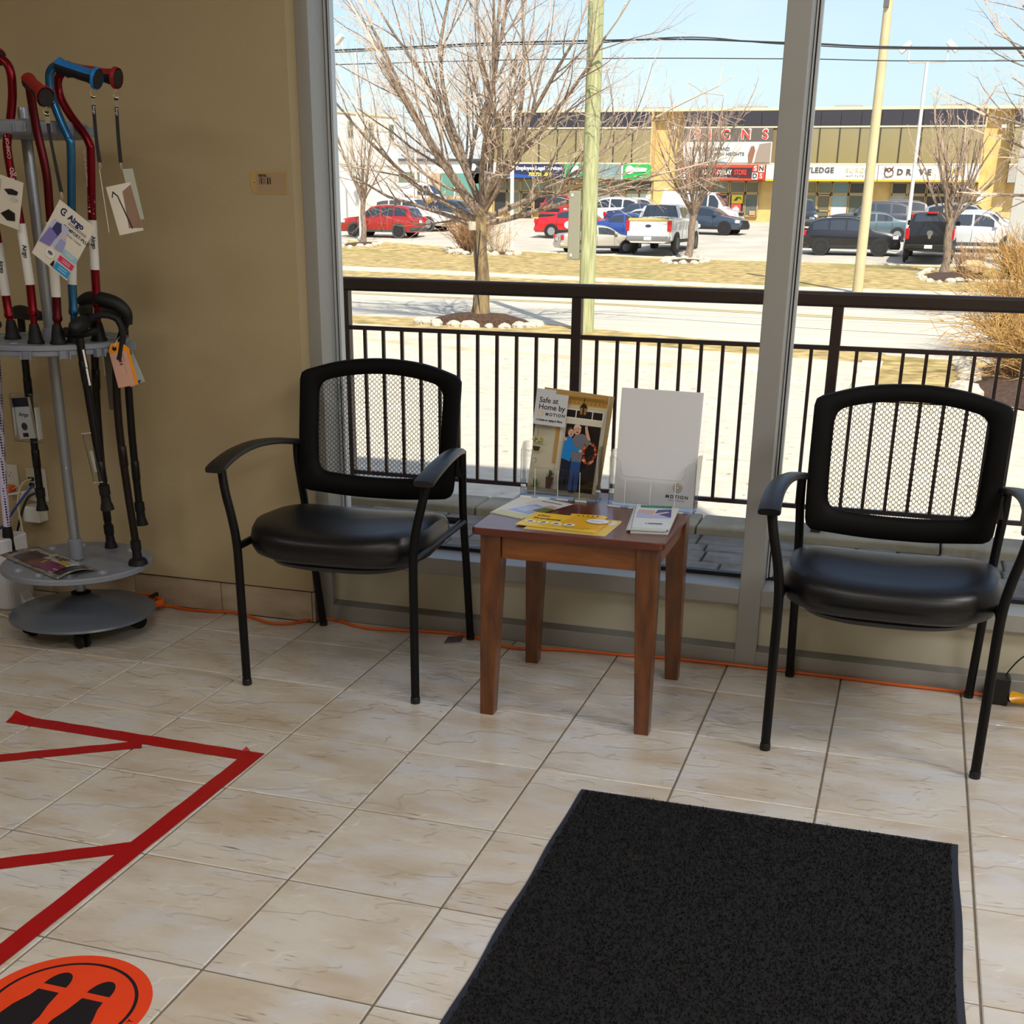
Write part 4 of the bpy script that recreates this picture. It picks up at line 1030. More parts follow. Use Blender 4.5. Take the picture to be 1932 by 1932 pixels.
tag(MB().box(-.718, -.654, .120, .1695, .258, .312).build('power_adapter', M('white_plastic', (218, 218, 214), rough=.4), None, bevel=.004), 'white square power adapter plugged in below the network wall plate', 'adapter')
tag(MB().box(-.796, -.764, .126, .1635, .350, .372).build('orange_plug', M('orange_rubber', (222, 96, 22), rough=.5), None, bevel=.004), 'orange plug in the lower socket of the white wall outlet', 'plug')
def cord(pts, r, mat, label, n=8, cat='cord', name='cable'):
    return tag(MB().tube(bez(pts, n), r, 8).build(name, mat, None, smooth=True), label, cat)
WHC = M('white_cable', (214, 212, 200), rough=.45); BLC = M('blue_cable', (36, 70, 150), rough=.4); BKC = M('black_cable', (20, 20, 22), rough=.45); IVC = M('ivory_cable', (196, 186, 150), rough=.45)
cord([(-.690, .157, .378), (-.700, .12, .35), (-.735, .10, .30), (-.775, .09, .25), (-.82, .08, .22), (-.9, .06, .19)], .0038, BLC, 'blue network cable running from the wall plate down to the left')
cord([(-.694, .157, .398), (-.712, .13, .385), (-.722, .11, .33), (-.712, .10, .26), (-.700, .09, .19), (-.690, .08, .12), (-.70, .07, .04)], .0034, IVC, 'ivory cable curving down from the top jack of the wall plate')
cord([(-.70, .157, .366), (-.718, .12, .34), (-.728, .11, .25), (-.735, .10, .16), (-.74, .08, .05)], .0032, WHC, 'white cable hanging straight down from the wall plate')
cord([(-.688, .157, .350), (-.700, .13, .335), (-.722, .11, .27), (-.745, .10, .18), (-.75, .09, .06)], .0042, BKC, 'black cable drooping from the wall plate past the blue one')
cord([(-.69, .157, .362), (-.73, .12, .355), (-.79, .10, .345), (-.86, .09, .33)], .0036, WHC, 'white cable crossing left in front of the white outlet')
cord([(-.762, .14, .362), (-.735, .14, .375), (-.70, .15, .385)], .0016, IVC, 'thin tan cable between the orange plug and the wall plate')
cord([(-.90, .03, .245), (-.82, .05, .215), (-.74, .05, .175), (-.69, .06, .13)], .0036, WHC, 'white cable sloping down behind the dotted cane tip')
cord([(-.80, -.12, .004), (-.70, -.10, .004), (-.62, -.115, .004), (-.56, -.11, .006)], .0032, WHC, 'white cable lying on the floor at the left edge by the stand')
# floor device at the left edge
dv = empty('floor_device', (-.80, .02, 0), 0, 'white and navy boxy floor appliance half hidden behind the stand', 'appliance')
DVW = M('device_white', (206, 208, 214), rough=.35)
mb = MB(); ol = outline([(-.98, -.05, .02), (-.672, -.05, .035), (-.672, .08, .02), (-.98, .08, .02)], 5); mb.prism([(p.x, p.y) for p in ol], 0, .238); mb.build('housing', DVW, dv, world=True, bevel=.006)
MB().box(-.96, -.705, -.0535, -.049, .095, .225).build('navy_panel', M('navy_plastic', (34, 44, 110), rough=.35), dv, world=True, bevel=.002)
MB().lathe([(0, .010), (.022, .009), (.030, .002), (.031, 0)], 24, Matrix.Translation((-.760, -.0495, .052)) @ Matrix.Rotation(PI/2, 4, 'X')).build('dial', DVW, dv, smooth=True, world=True)
MB().prism([(-.690, 0), (-.60, 0), (-.625, .012), (-.660, .022), (-.672, .05), (-.676, .20), (-.690, .21)], .0, .05, Matrix(((1, 0, 0, 0), (0, 0, 1, .0), (0, 1, 0, 0), (0, 0, 0, 1)))).build('side_bracket', DVW, dv, world=True, bevel=.004)

# orange extension cord: coil by the stand, then along the glazing
ORG = M('orange_cord', (216, 96, 14), rough=.42)
xc = empty('extension_cord', (.3, .15, 0), 0, 'orange extension cord coiled by the stand and running along the window base', 'cord')
path = [(-.266, .13, .008), (-.20, .150, .008), (-.144, .145, .006), (-.047, .150, .006), (.019, .164, .006), (.107, .143, .006), (.19, .108, .006), (.255, .125, .006), (.300, .175, .007), (.340, .205, .007), (.390, .205, .006), (.452, .178, .006), (.520, .166, .006), (.600, .178, .006), (.70, .199, .006), (.82, .205, .006), (.92, .175, .006), (.983, .143, .006), (1.058, .149, .006), (1.14, .172, .006), (1.216, .182, .006), (1.347, .190, .006), (1.44, .205, .006), (1.677, .214, .006), (1.849, .212, .006), (2.0, .210, .006), (2.147, .205, .006), (2.306, .208, .006), (2.40, .20, .006)]
MB().tube(bez(path, 6), .0048, 8).build('cord_run', ORG, xc, smooth=True, world=True)
rc = random.Random(11); pts = []
for i in range(86):
    a = i*.52; k = i/86
    pts.append((-.275+.062*math.cos(a)+rc.uniform(-.006, .006), .118+.026*math.sin(a)+rc.uniform(-.004, .004), .008+.030*(.5+.5*math.sin(k*23))+rc.uniform(0, .006)))
MB().tube(bez(pts, 3), .0047, 7).build('coil', ORG, xc, smooth=True, world=True)
MB().tube([(-.245, .100, .012), (-.238, .088, .03), (-.236, .10, .052), (-.240, .14, .05), (-.246, .150, .02), (-.245, .10, .012)], .006, 8).build('cable_tie', RUB, xc, smooth=True, world=True)
# power brick, wire and yellow sheath at the right
tag(MB().box(2.386, 2.430, .150, .202, .0005, .078).build('power_brick', M('brick_black', (14, 14, 16), rough=.4), None, bevel=.003), 'black power brick standing on the floor against the window base, far right', 'adapter')
cord([(2.418, .19, .076), (2.424, .19, .090), (2.440, .192, .116), (2.458, .194, .136), (2.50, .197, .17)], .0022, BKC, 'thin black wire rising to the right from the power brick')
rows = []
for i in range(16):
    t = i/15; w = .022-.006*abs(math.sin(t*7)); x = 2.434+t*.2
    rows.append([(x+.004*math.sin(j), .158+(w*1.1)*math.cos(2*PI*j/12)*1.0+.004*math.sin(t*9), .024+w*math.sin(2*PI*j/12)*(.85 if i else .7)+.003*math.sin(t*15+j)) for j in range(12)])
mb = MB(); mb.grid(rows, wrap=True); mb.add(rows[0], [tuple(range(12))]); mb.add(rows[-1], [tuple(range(12))])
tag(mb.build('cord_sheath', M('yellow_vinyl', (222, 158, 12), rough=.25), None, smooth=True), 'crumpled glossy yellow sheath lying beside the black power brick', 'cord cover')

# price tag stuck on the wall
wt = empty('wall_tag', (.245, .1695, 1.32), 0, 'tan retail price tag with a barcode stuck on the wall left of the window', 'price tag')
m = frame3((.186, .1690, 1.293), (.1165, 0, .001), (0, 0, 1)); W, H = .1165, .0605
MB().prism([(.012, 0), (W, 0), (W, H), (.010, H), (0, H*.86), (.002, .016)], 0, .0008, m).build('tag_card', M('manila', (190, 160, 92), rough=.6), wt, world=True)
P = Print(m @ Matrix.Translation((0, 0, .0010)), W, H)
P.rect((176, 148, 116), .17, .06, .985, .93).oval((214, 190, 140), .125, .5, .032, .062).oval((26, 16, 10), .125, .5, .018, .036)
for a, b in ((.255, .268), (.30, .325), (.362, .372), (.475, .512), (.545, .575), (.34, .346), (.40, .43)): P.rect((40, 34, 32) if a != .40 else (120, 110, 96), a, .42, b, .72)
P.text((40, 34, 30), 'RETAIL', .25, .80, .0085, bold=.0003)
P.build('tag_print', wt)
# ============================================================= OUTSIDE: GROUND
KY = [2.15, 18, 38, 46, 56, 61, 70, 86, 110, 240]; KZ = [-1.1, -1.3, -1.3, -1.15, -1.07, -.8, -.4, .28, .55, .7]
def hz(y):
    if y <= KY[0]: return KZ[0]
    for i in range(len(KY)-1):
        if y <= KY[i+1]: return KZ[i]+(KZ[i+1]-KZ[i])*(y-KY[i])/(KY[i+1]-KY[i])
    return KZ[-1]
def poly_y(E, x):
    for i in range(len(E)-1):
        if x <= E[i+1][0] or i == len(E)-2:
            a, b = E[i], E[i+1]; return a[1]+(b[1]-a[1])*(x-a[0])/(b[0]-a[0])
def strip(name, Ea, Eb, x0, x1, mat, dz=0.0, nx=60, ny=6, kind='structure', edge=0.0):
    rows = []
    for j in range(ny+1):
        row = []
        for i in range(nx+1):
            x = x0+(x1-x0)*i/nx; a, b = poly_y(Ea, x), poly_y(Eb, x); y = a+(b-a)*j/ny
            row.append((x, y, hz(y)+dz))
        rows.append(row)
    if edge:
        rows = [[(x, y, z-edge) for x, y, z in rows[0]]]+rows+[[(x, y, z-edge) for x, y, z in rows[-1]]]
    o = MB().grid(rows).build(name, mat); o['kind'] = kind
    return o
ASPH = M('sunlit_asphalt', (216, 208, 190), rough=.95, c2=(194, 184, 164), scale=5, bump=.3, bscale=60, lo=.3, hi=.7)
def speckle(m, c, scale, lo, hi):
    N = m.node_tree.nodes; L = m.node_tree.links; p = N['Principled BSDF']; base = p.inputs['Base Color'].links[0].from_socket
    tc = [n for n in N if n.type == 'MAPPING'][0].outputs[0]
    n = N.new('ShaderNodeTexNoise'); n.inputs['Scale'].default_value = scale; n.inputs['Detail'].default_value = 3
    r = N.new('ShaderNodeValToRGB'); r.color_ramp.elements[0].position = lo; r.color_ramp.elements[1].position = hi
    x = N.new('ShaderNodeMix'); x.data_type = 'RGBA'; x.inputs['B'].default_value = lin(c)
    L.new(tc, n.inputs['Vector']); L.new(n.outputs['Fac'], r.inputs['Fac']); L.new(r.outputs['Color'], x.inputs['Factor']); L.new(base, x.inputs['A']); L.new(x.outputs['Result'], p.inputs['Base Color'])
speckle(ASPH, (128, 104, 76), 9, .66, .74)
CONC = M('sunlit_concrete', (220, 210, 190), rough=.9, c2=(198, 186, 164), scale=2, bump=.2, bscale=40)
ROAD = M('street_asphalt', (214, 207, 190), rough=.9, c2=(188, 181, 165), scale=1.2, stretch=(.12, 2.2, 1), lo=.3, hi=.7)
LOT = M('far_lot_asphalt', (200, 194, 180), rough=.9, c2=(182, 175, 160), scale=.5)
GRASS = M('dry_grass', (204, 180, 122), rough=1.0, c2=(134, 114, 62), scale=2.6, detail=9, lo=.34, hi=.66, bump=.6, bscale=30)
speckle(GRASS, (136, 134, 64), .4, .55, .8)
MULCH = M('mulch', (92, 66, 46), rough=1, c2=(48, 34, 26), scale=18, bump=.8, bscale=40)
W = -1
E0 = [(-60, 2.15), (30, 2.15)]
E1 = [(-60, 33), (-8.7, 20.1), (-5.6, 19), (-1.44, 18), (1.25, 18.6), (30, 18.6)]
E2 = [(-60, 35), (-10, 22.7), (-6.8, 22.2), (-1.9, 20.5), (1.35, 19.6), (30, 18.7)]
E3 = [(-60, 37), (-10.75, 24.9), (-6.5, 25), (-2.4, 23), (1.3, 21.7), (2.6, 20.9), (30, 19.0)]
E4 = [(-60, 43.5), (-18.8, 39.4), (-11, 38.5), (-3, 37.6), (3.1, 37.4), (30, 36)]
E5 = [(-60, 47), (-18.8, 42.2), (-11.2, 41), (-3, 39.5), (3.1, 39.4), (30, 38)]
E5b = [(-60, 49), (-18.8, 44.2), (-11.2, 42.6), (-3, 40.8), (3.1, 40.6), (30, 39.2)]
E6 = [(-60, 70), (-28, 62.3), (-20.6, 59), (-16.3, 57.7), (-9.4, 56.15), (-3.4, 55.9), (1, 55.3), (5.4, 54.5), (30, 52)]
E6b = [(x, y+.28) for x, y in E6]
E7 = [(-60, 240), (30, 240)]
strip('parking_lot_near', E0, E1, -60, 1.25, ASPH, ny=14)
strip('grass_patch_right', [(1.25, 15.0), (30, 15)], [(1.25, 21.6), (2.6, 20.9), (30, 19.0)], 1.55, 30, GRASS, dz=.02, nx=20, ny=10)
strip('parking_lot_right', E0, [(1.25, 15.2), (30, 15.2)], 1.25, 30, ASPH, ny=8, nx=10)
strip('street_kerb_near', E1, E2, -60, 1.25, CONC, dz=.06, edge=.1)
strip('kerb_return', [(1.25, 14.8), (1.62, 14.8)], [(1.25, 20.0), (1.62, 20.0)], 1.25, 1.6, CONC, dz=.06, nx=2, edge=.1)
strip('grass_strip_near', E2, E3, -60, 1.6, GRASS, dz=.03)
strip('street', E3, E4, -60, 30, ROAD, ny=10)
strip('grass_strip_far', E4, E5, -60, 30, GRASS, dz=.03, edge=.08)
strip('sidewalk', E5, E5b, -60, 30, CONC, dz=.05, edge=.05)
strip('grass_boulevard', E5b, E6, -60, 30, GRASS, dz=.05, ny=16)
strip('lot_kerb', E6, E6b, -60, 30, CONC, dz=.10, edge=.1)
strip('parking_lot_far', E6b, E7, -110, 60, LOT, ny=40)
# yellow and white street lines
YEL = M('road_yellow', (206, 176, 96), rough=.9); WHT = M('road_white', (214, 208, 192), rough=.9)
for t, mt in ((.49, YEL), (.52, YEL), (.28, WHT), (.74, WHT)):
    A = [(x, poly_y(E3, x)*(1-t)+poly_y(E4, x)*t) for x in range(-60, 31, 6)]
    strip('trim_%d' % int(t*100), A, [(x, y+.14) for x, y in A], -60, 30, mt, dz=.008, ny=1)

# ---- walkway outside the glass: pavers and kerb stones
PAV = M('grey_paver', (142, 140, 136), rough=.9, c2=(114, 110, 106), scale=9, rnd=True, bump=.35, bscale=90)
speckle(PAV, (150, 148, 146), 30, .66, .72)
pv = MB().box(-22, 12, .37, 2.13, -1.25, -.036).build('walkway', M('paver_sand', (74, 70, 64), rough=1, var=.3, scale=40), kind='structure')
rp = random.Random(21); protos = {}
y = .80
for row in range(10):
    d = (.105, .16, .105, .16)[row % 4]
    if y+d > 1.89: d = 1.89-y
    x = -.35-rp.random()*.2
    while x < 3.9 and d > .05:
        w = rp.choice((.16, .21, .24))
        key = (w, round(d, 3))
        if key not in protos:
            g = .005; o = MB(); c = .006
            o.grid([[(g, g, -.05), (w-g, g, -.05), (w-g, d-g, -.05), (g, d-g, -.05)], [(g, g, -c), (w-g, g, -c), (w-g, d-g, -c), (g, d-g, -c)], [(g+c, g+c, 0), (w-g-c, g+c, 0), (w-g-c, d-g-c, 0), (g+c, d-g-c, 0)]], wrap=True)
            o.add([(g+c, g+c, 0), (w-g-c, g+c, 0), (w-g-c, d-g-c, 0), (g+c, d-g-c, 0)], [(0, 1, 2, 3)])
            o = o.build('paver', PAV, pv); protos[key] = o
        else:
            o = protos[key].copy(); COL.objects.link(o); o.parent = pv
        o.location = (x, y, -.024+rp.uniform(-.003, .003)); x += w
    y += d
KERBS = M('kerb_concrete', (176, 170, 150), rough=.9, c2=(148, 140, 120), scale=4, bump=.3, bscale=60, rnd=True)
ko = None
for i in range(-6, 9):
    if ko is None: ko = MB().box(.004, .996, 1.895, 2.13, -.12, 0).build('kerb_stone', KERBS, pv, bevel=.008); o = ko
    else: o = ko.copy(); COL.objects.link(o); o.parent = pv
    o.location = (1.27+i*1.0-1, 0, rp.uniform(-.003, .003))

# ---- railing
RAILM = M('brown_rail_paint', (62, 44, 42), rough=.35, spec=.5)
rl = empty('railing', (.70, 1.98, 0), 0, 'dark brown metal railing with thin vertical bars outside the window', 'railing')
MB().box(-4.0, 5.3, 1.955, 2.005, .908, .966).build('top_rail', RAILM, rl, world=True, bevel=.012, seg=4)
PX = [.70+1.066*k for k in range(-4, 5)]
for x in PX:
    MB().box(x-.021, x+.021, 1.959, 2.001, 0, .91).build('post', RAILM, rl, world=True, bevel=.003)
pk0 = None
for k in range(len(PX)-1):
    a, b = PX[k]+.021, PX[k+1]-.021
    MB().box(a, b, 1.971, 1.989, .742, .760).build('upper_bar', RAILM, rl, world=True)
    MB().box(a, b, 1.971, 1.989, .092, .110).build('lower_bar', RAILM, rl, world=True)
    for i in range(1, 12):
        x = PX[k]+1.066*i/12
        if pk0 is None: pk0 = MB().box(-.0068, .0068, -.0068, .0068, .110, .742).build('picket', RAILM, rl); o = pk0
        else: o = pk0.copy(); COL.objects.link(o); o.parent = rl
        o.location = (x-.70, 0, 0)

# ============================================================= PLANTS
def tube_fast(mb, pts, r0, r1, n):
    k = len(pts)
    mb.tube(pts, [r0+(r1-r0)*i/(k-1) for i in range(k)], n, cap=False)
def grow(mb, twig, rnd, p, d, L, r, depth, up, spread, nsub, tw):
    """one limb with its side branches; fine ends go to twig"""
    segs = 7 if depth > 1 else (5 if depth == 1 else 4)
    pts = [p]; q = p.copy(); dd = d.normalized()
    for i in range(segs):
        dd = (dd+Vector((rnd.gauss(0, .10), rnd.gauss(0, .10), rnd.gauss(0, .06)+up))).normalized()
        q = q+dd*(L/segs); pts.append(q.copy())
    r1 = r*(.34 if depth else .5)
    tube_fast(mb if depth > 0 else twig, pts, r, max(r1, .0035), 6 if depth > 1 else (5 if depth == 1 else 3))
    if depth == 0:
        for _ in range(tw):
            k = rnd.randint(1, segs); b = pts[k]; dv = (pts[k]-pts[k-1]).normalized()
            e = b+(dv+Vector((rnd.gauss(0, .6), rnd.gauss(0, .6), rnd.gauss(.2, .4)))).normalized()*L*rnd.uniform(.15, .4)
            twig.tube([b, (b+e)/2+Vector((0, 0, .01)), e], [r1*.8, r1*.7, r1*.6], 3, cap=False)
            s = r1*2.2
            twig.add([e+Vector((0, 0, s*1.6)), e+Vector((s, 0, 0)), e+Vector((-s*.5, s*.8, 0)), e+Vector((-s*.5, -s*.8, 0))], [(0, 1, 2), (0, 2, 3), (0, 3, 1)])
        return
    for i in range(nsub):
        t = .18+.82*(i+rnd.random()*.8)/nsub; t = min(t, .99)
        k = int(t*segs); f = t*segs-k; b = pts[k].lerp(pts[min(k+1, segs)], f); dv = (pts[min(k+1, segs)]-pts[k]).normalized()
        ax = dv.orthogonal().normalized(); ax.rotate(Matrix.Rotation(rnd.uniform(0, 2*PI), 3, dv))
        nd = dv*math.cos(spread)+ax*math.sin(spread)
        rr = r+(r1-r)*t
        grow(mb, twig, rnd, b, nd, L*rnd.uniform(.36, .58)*(1.12-.4*t), max(rr*.50, .005), depth-1, up, spread, max(3, nsub-1), tw)
    # the limb's own end
    grow(mb, twig, rnd, pts[-1], dd, L*.35, r1, 0, up, spread, 0, tw)
BARK = M('grey_brown_bark', (156, 138, 120), rough=.95, c2=(104, 88, 76), scale=9, stretch=(3, 3, .5), bump=.7, bscale=14)
BARKM = M('mossy_bark', (150, 130, 92), rough=.95, c2=(92, 76, 60), scale=5, stretch=(2, 2, .6), bump=.8, bscale=12)
TWIG = M('twig', (196, 176, 156), rough=.9)
TWIGR = M('twig_reddish', (186, 158, 140), rough=.9)
def tree(label, base, fork, lean, r, limbs, depth, nsub, seed, up=.05, spread=.62, tw=3, trunk=BARK, twm=TWIG, branch=BARK, group=None):
    """limbs: (azimuth deg, tilt deg from vertical, length, start fraction)"""
    rnd = random.Random(seed); b = Vector(base)
    R = empty('tree', b, 0, label, 'tree', group)
    top = b+Vector((lean[0], lean[1], fork))
    pts = bez([b, b.lerp(top, .3)+Vector((.02*fork, 0, 0)), b.lerp(top, .65)-Vector((.015*fork, 0, 0)), top], 4)
    k = len(pts)
    rs = [r*(1.35-.35*min(1, i/2.5)) if i < 3 else r*(1-.12*i/(k-1)) for i in range(k)]; rs[-1] = r*.75
    MB().tube(pts, rs, 14).build('trunk', trunk, R, smooth=True, world=True)
    twig = MB()
    for az, tilt, L, s in limbs:
        a = math.radians(az); t = math.radians(tilt)
        d = Vector((math.cos(a)*math.sin(t), math.sin(a)*math.sin(t), math.cos(t)))
        mb = MB(); p = b.lerp(top, s)
        grow(mb, twig, rnd, p, d, L, r*rnd.uniform(.36, .50), depth, up, spread, nsub, tw)
        mb.build('branch', branch, R, world=True, smooth=True)
    twig.build('twigs', twm, R, world=True, kind='stuff')
    return R
near = [(170, 62, 4.3, .86), (200, 44, 4.3, .95), (150, 30, 4.4, 1), (10, 68, 4.3, .88), (-20, 50, 4.2, .93), (30, 38, 4.3, 1), (95, 12, 4.6, 1), (-90, 22, 4.3, 1), (60, 20, 4.4, .97), (120, 50, 3.9, .92), (185, 72, 3.4, .80), (0, 80, 4.0, .84), (-60, 48, 3.9, .96), (-130, 46, 3.9, .9), (-5, 30, 4.5, 1), (178, 24, 4.6, 1)]
nt = tree('large bare tree nearest the window with black cables tied down its mossy trunk', (-7.3, 24.07, -1.06), 2.25, (.03, 0), .165, near, 2, 9, 3, up=.03, tw=4, trunk=BARKM, twm=TWIG)
MB().box(-7.50, -7.34, 23.84, 23.90, .72, .90).build('meter_box', M('meter_box', (196, 186, 164), rough=.7), nt, world=True, bevel=.01)
for dx, ph in ((-.05, 0), (.04, 2)):
    MB().tube([(-7.31+dx+.04*math.sin(ph+i*.5), 23.88-.02*(i < 4), .72-i*.175) for i in range(11)], .011, 5).build('cable', M('black_cable', (20, 20, 22)), nt, world=True)
small = lambda n, s, L, t0, t1: [(360*i/n+random.Random(s+i).uniform(-15, 15), random.Random(s+9*i).uniform(t0, t1), L*random.Random(s+5*i).uniform(.8, 1.1), random.Random(s+3*i).uniform(.8, 1)) for i in range(n)]
tree('slim bare tree in front of the white building, left of the red car', (-26.46, 60.74, -.78), 2.25, (.1, 0), .15, small(9, 31, 4.0, 8, 44), 2, 5, 8, up=.07, spread=.5, tw=2, twm=TWIG, group=None)
tree('bare tree with an upright crown in front of the SIGNS shop', (-8.31, 56.45, -1.03), 2.15, (.22, 0), .17, small(13, 57, 4.3, 10, 62), 2, 6, 12, up=.10, spread=.55, tw=3, twm=TWIGR)
tree('bare tree in the stone bed beside the black pickup', (2.88, 50.09, -1.1), 2.05, (.02, 0), .16, small(12, 83, 3.5, 8, 58), 2, 5, 17, up=.08, spread=.55, tw=3, twm=TWIGR)
tree('bare tree reaching in from beyond the right edge of the window', (6.4, 30.0, -1.3), 4.2, (-.5, 0), .17, [(180, 62, 3.4, .98), (165, 40, 3.6, 1), (195, 78, 3.2, .9), (176, 84, 2.6, .78), (150, 22, 3.4, 1), (-150, 50, 3.2, .95), (178, 96, 2.6, .70), (20, 40, 3.2, 1)], 2, 6, 29, up=.035, spread=.6, tw=3, twm=TWIG)
for i, (x, yy, h, sd) in enumerate(((-66, 150, 9.5, 41), (-58, 150, 8, 42), (-47, 152, 8.5, 43), (-37.2, 84, 7.6, 44))):
    tree(('tall purplish bare tree far behind the low white building, left', 'bare tree far behind the low white building, middle', 'bare tree far behind the low white building, right', 'bare tree standing behind the white building, above the red car')[i], (x, yy, hz(yy)), h*.3, (0, 0), .16, small(8, sd*3, h*.62, 8, 50), 1, 10, sd, up=.05, tw=4, twm=M('twig_far', (150, 134, 136), rough=.9), branch=M('bark_far', (138, 122, 120), rough=.9))
# stones, beds
ROCK = M('white_rock', (206, 200, 184), rough=.9, c2=(176, 166, 146), scale=4, rnd=True, bump=.4, bscale=8)
def rock_mesh(seed):
    rnd = random.Random(seed); mb = MB(); rows = []
    for i in range(6):
        th = PI*i/5
        rows.append([Vector((math.sin(th)*math.cos(2*PI*j/9), math.sin(th)*math.sin(2*PI*j/9), math.cos(th)))*(rnd.uniform(.82, 1.14) if 0 < i < 5 else 1) for j in range(9)])
    return mb.grid(rows, wrap=True)
ROCKS = [rock_mesh(i) for i in range(4)]; RM = {}
def stone(parent, loc, s, k, mat=ROCK):
    if (k, mat.name) not in RM:
        m = MB(); m.add(ROCKS[k].v, ROCKS[k].f); o = m.build('stone', mat, parent, smooth=False); RM[(k, mat.name)] = o.data
    else:
        o = bpy.data.objects.new('stone', RM[(k, mat.name)]); COL.objects.link(o); o.parent = parent
    im = rootm(parent).inverted(); o.location = im @ Vector(loc); o.scale = s
    o.rotation_euler = (0, 0, k*1.3+loc[0]*3)
    return o
def bed(label, c, rx, ry, mound, pts, size, seed):
    rnd = random.Random(seed)
    zb = hz(c[1])
    R = empty('planting_bed', (c[0], c[1], zb), 0, label, 'planting bed')
    rows = [[(rx*f*math.cos(2*PI*i/28), ry*f*math.sin(2*PI*i/28), z+hz(c[1]+ry*f*math.sin(2*PI*i/28))-zb) for i in range(28)] for f, z in ((1.0, .02), (.8, .06+mound*.4), (.45, .06+mound*.9), (.02, .06+mound))]
    MB().grid(rows, wrap=True).build('mulch', MULCH, R, smooth=True)
    for (x, yy) in pts:
        s = size*rnd.uniform(.75, 1.25); stone(R, (x+rnd.uniform(-.05, .05), yy+rnd.uniform(-.08, .08), hz(yy)+s*.28), (s*rnd.uniform(.9, 1.3), s*rnd.uniform(.8, 1.0), s*.72), rnd.randint(0, 3))
    return R
ell = lambda cx, cy, rx, ry, a0, a1, n: [(cx+rx*math.cos(math.radians(a0+(a1-a0)*i/(n-1))), cy+ry*math.sin(math.radians(a0+(a1-a0)*i/(n-1)))) for i in range(n)]
bed('mulch bed ringed with white stones at the foot of the nearest tree', (-7.3, 24.1), 1.3, .75, .22, ell(-7.3, 24.1, 1.4, .85, 170, 370, 13), .15, 1)
bed('mulch bed ringed with white stones under the slim tree by the red car', (-26.2, 59.9), .95, 1.3, .06, ell(-26.2, 59.6, 1.05, 1.6, 165, 375, 10), .20, 2)
bed('mulch bed ringed with white stones under the upright tree by the white pickup', (-8.1, 54.4), .8, 1.8, .06, ell(-8.0, 54.2, .88, 2.3, 0, 340, 15), .19, 3)
bed('mulch bed with white stones under the two leafless shrubs', (-18.5, 56.6), 1.7, 1.2, .05, [(-20.5, 57.6), (-20.2, 57.0), (-19.8, 56.4), (-19.3, 56.0), (-18.9, 55.7), (-18.3, 55.3), (-17.8, 55.1), (-17.3, 55.5), (-16.8, 55.9), (-16.5, 56.5)], .27, 4)
bed('long stone-edged bed under the tree by the black pickup', (3.2, 47.8), 1.2, 3.4, .06, [(2.35, 51.8), (2.2, 50.4), (2.1, 49.2), (2.02, 48), (1.98, 46.8), (2.1, 45.7), (2.35, 44.7), (2.7, 44.3), (3.05, 44.7), (3.35, 45.2), (3.65, 45.4), (3.95, 45.3), (4.25, 45.0), (4.55, 45.2), (4.85, 45.5), (5.15, 45.4), (5.5, 45.2), (2.6, 52.6), (5.8, 45.3)], .17, 5)
bed('rock-edged bed of dead leaves under the big dry bush at the right', (4.6, 17.8), 1.7, 3.6, .12, [(3.06, 20.9), (2.95, 20.2), (2.98, 19.4), (3.02, 18.6), (2.95, 17.8), (2.9, 16.9), (2.85, 16.0), (2.9, 15.1)], .19, 6)
bl = empty('boulder', (3.88, 49.4, hz(49.4)), 0, 'big tan boulder in the bed right of the slim tree', 'boulder')
m_ = MB(); m_.add(ROCKS[2].v, ROCKS[2].f); o = m_.build('rock', M('tan_boulder', (206, 178, 138), rough=.9, c2=(176, 148, 112), scale=2, bump=.5, bscale=4), bl); o.scale = (.52, .40, .34); o.location = (0, 0, .26)
# shrubs of bare stems
def shrub(name, label, base, n, h, rad, r, mat, seed, curl=.3, cat='shrub', nseg=5, fork=2):
    rnd = random.Random(seed); b = Vector(base); mb = MB()
    R = empty(name, b, 0, label, cat)
    for _ in range(n):
        a = rnd.uniform(0, 2*PI); rr = rad*.35*math.sqrt(rnd.random()); p = b+Vector((rr*math.cos(a), rr*math.sin(a), 0))
        d = Vector((math.cos(a)*rnd.uniform(.1, .75), math.sin(a)*rnd.uniform(.1, .75), 1)).normalized()
        L = h*rnd.uniform(.6, 1.1); pts = [p]; q = p.copy()
        for i in range(nseg):
            d = (d+Vector((rnd.gauss(0, curl), rnd.gauss(0, curl), rnd.gauss(0, curl*.6)-.05*curl*i))).normalized(); q = q+d*L/nseg; pts.append(q.copy())
        tube_fast(mb, pts, r, r*.5, 3)
        for _ in range(fork):
            k = rnd.randint(1, nseg-1); e = pts[k]; dd = ((pts[k+1]-pts[k]).normalized()+Vector((rnd.gauss(0, .6), rnd.gauss(0, .6), rnd.gauss(.1, .4)))).normalized()
            f = e+dd*L*rnd.uniform(.15, .35); tube_fast(mb, [e, (e+f)/2+Vector((0, 0, .02)), f], r*.7, r*.4, 3)
    mb.build('stems', mat, R, world=True, kind='stuff')
    return R
DRY = M('dry_stem', (196, 158, 96), rough=.95, c2=(150, 112, 62), scale=3); DRYR = M('dry_stem_brown', (182, 146, 110), rough=.95, c2=(142, 108, 80), scale=3)
shrub('shrub', 'rounded reddish leafless shrub left of the near trunk', (-19.0, 56.9, hz(56.9)), 300, 1.9, 1.3, .016, DRYR, 5, .14, fork=3)
shrub('shrub', 'thin pale leafless shrub between the near trunk and the white lamp post', (-17.7, 57.0, hz(57)), 60, 1.9, .9, .013, M('pale_stem', (206, 184, 150), rough=.9), 6, .14)
shrub('shrub', 'small twiggy shrub behind the tan boulder', (3.75, 51.2, hz(51.2)), 120, 1.15, .8, .011, DRYR, 7, .12)
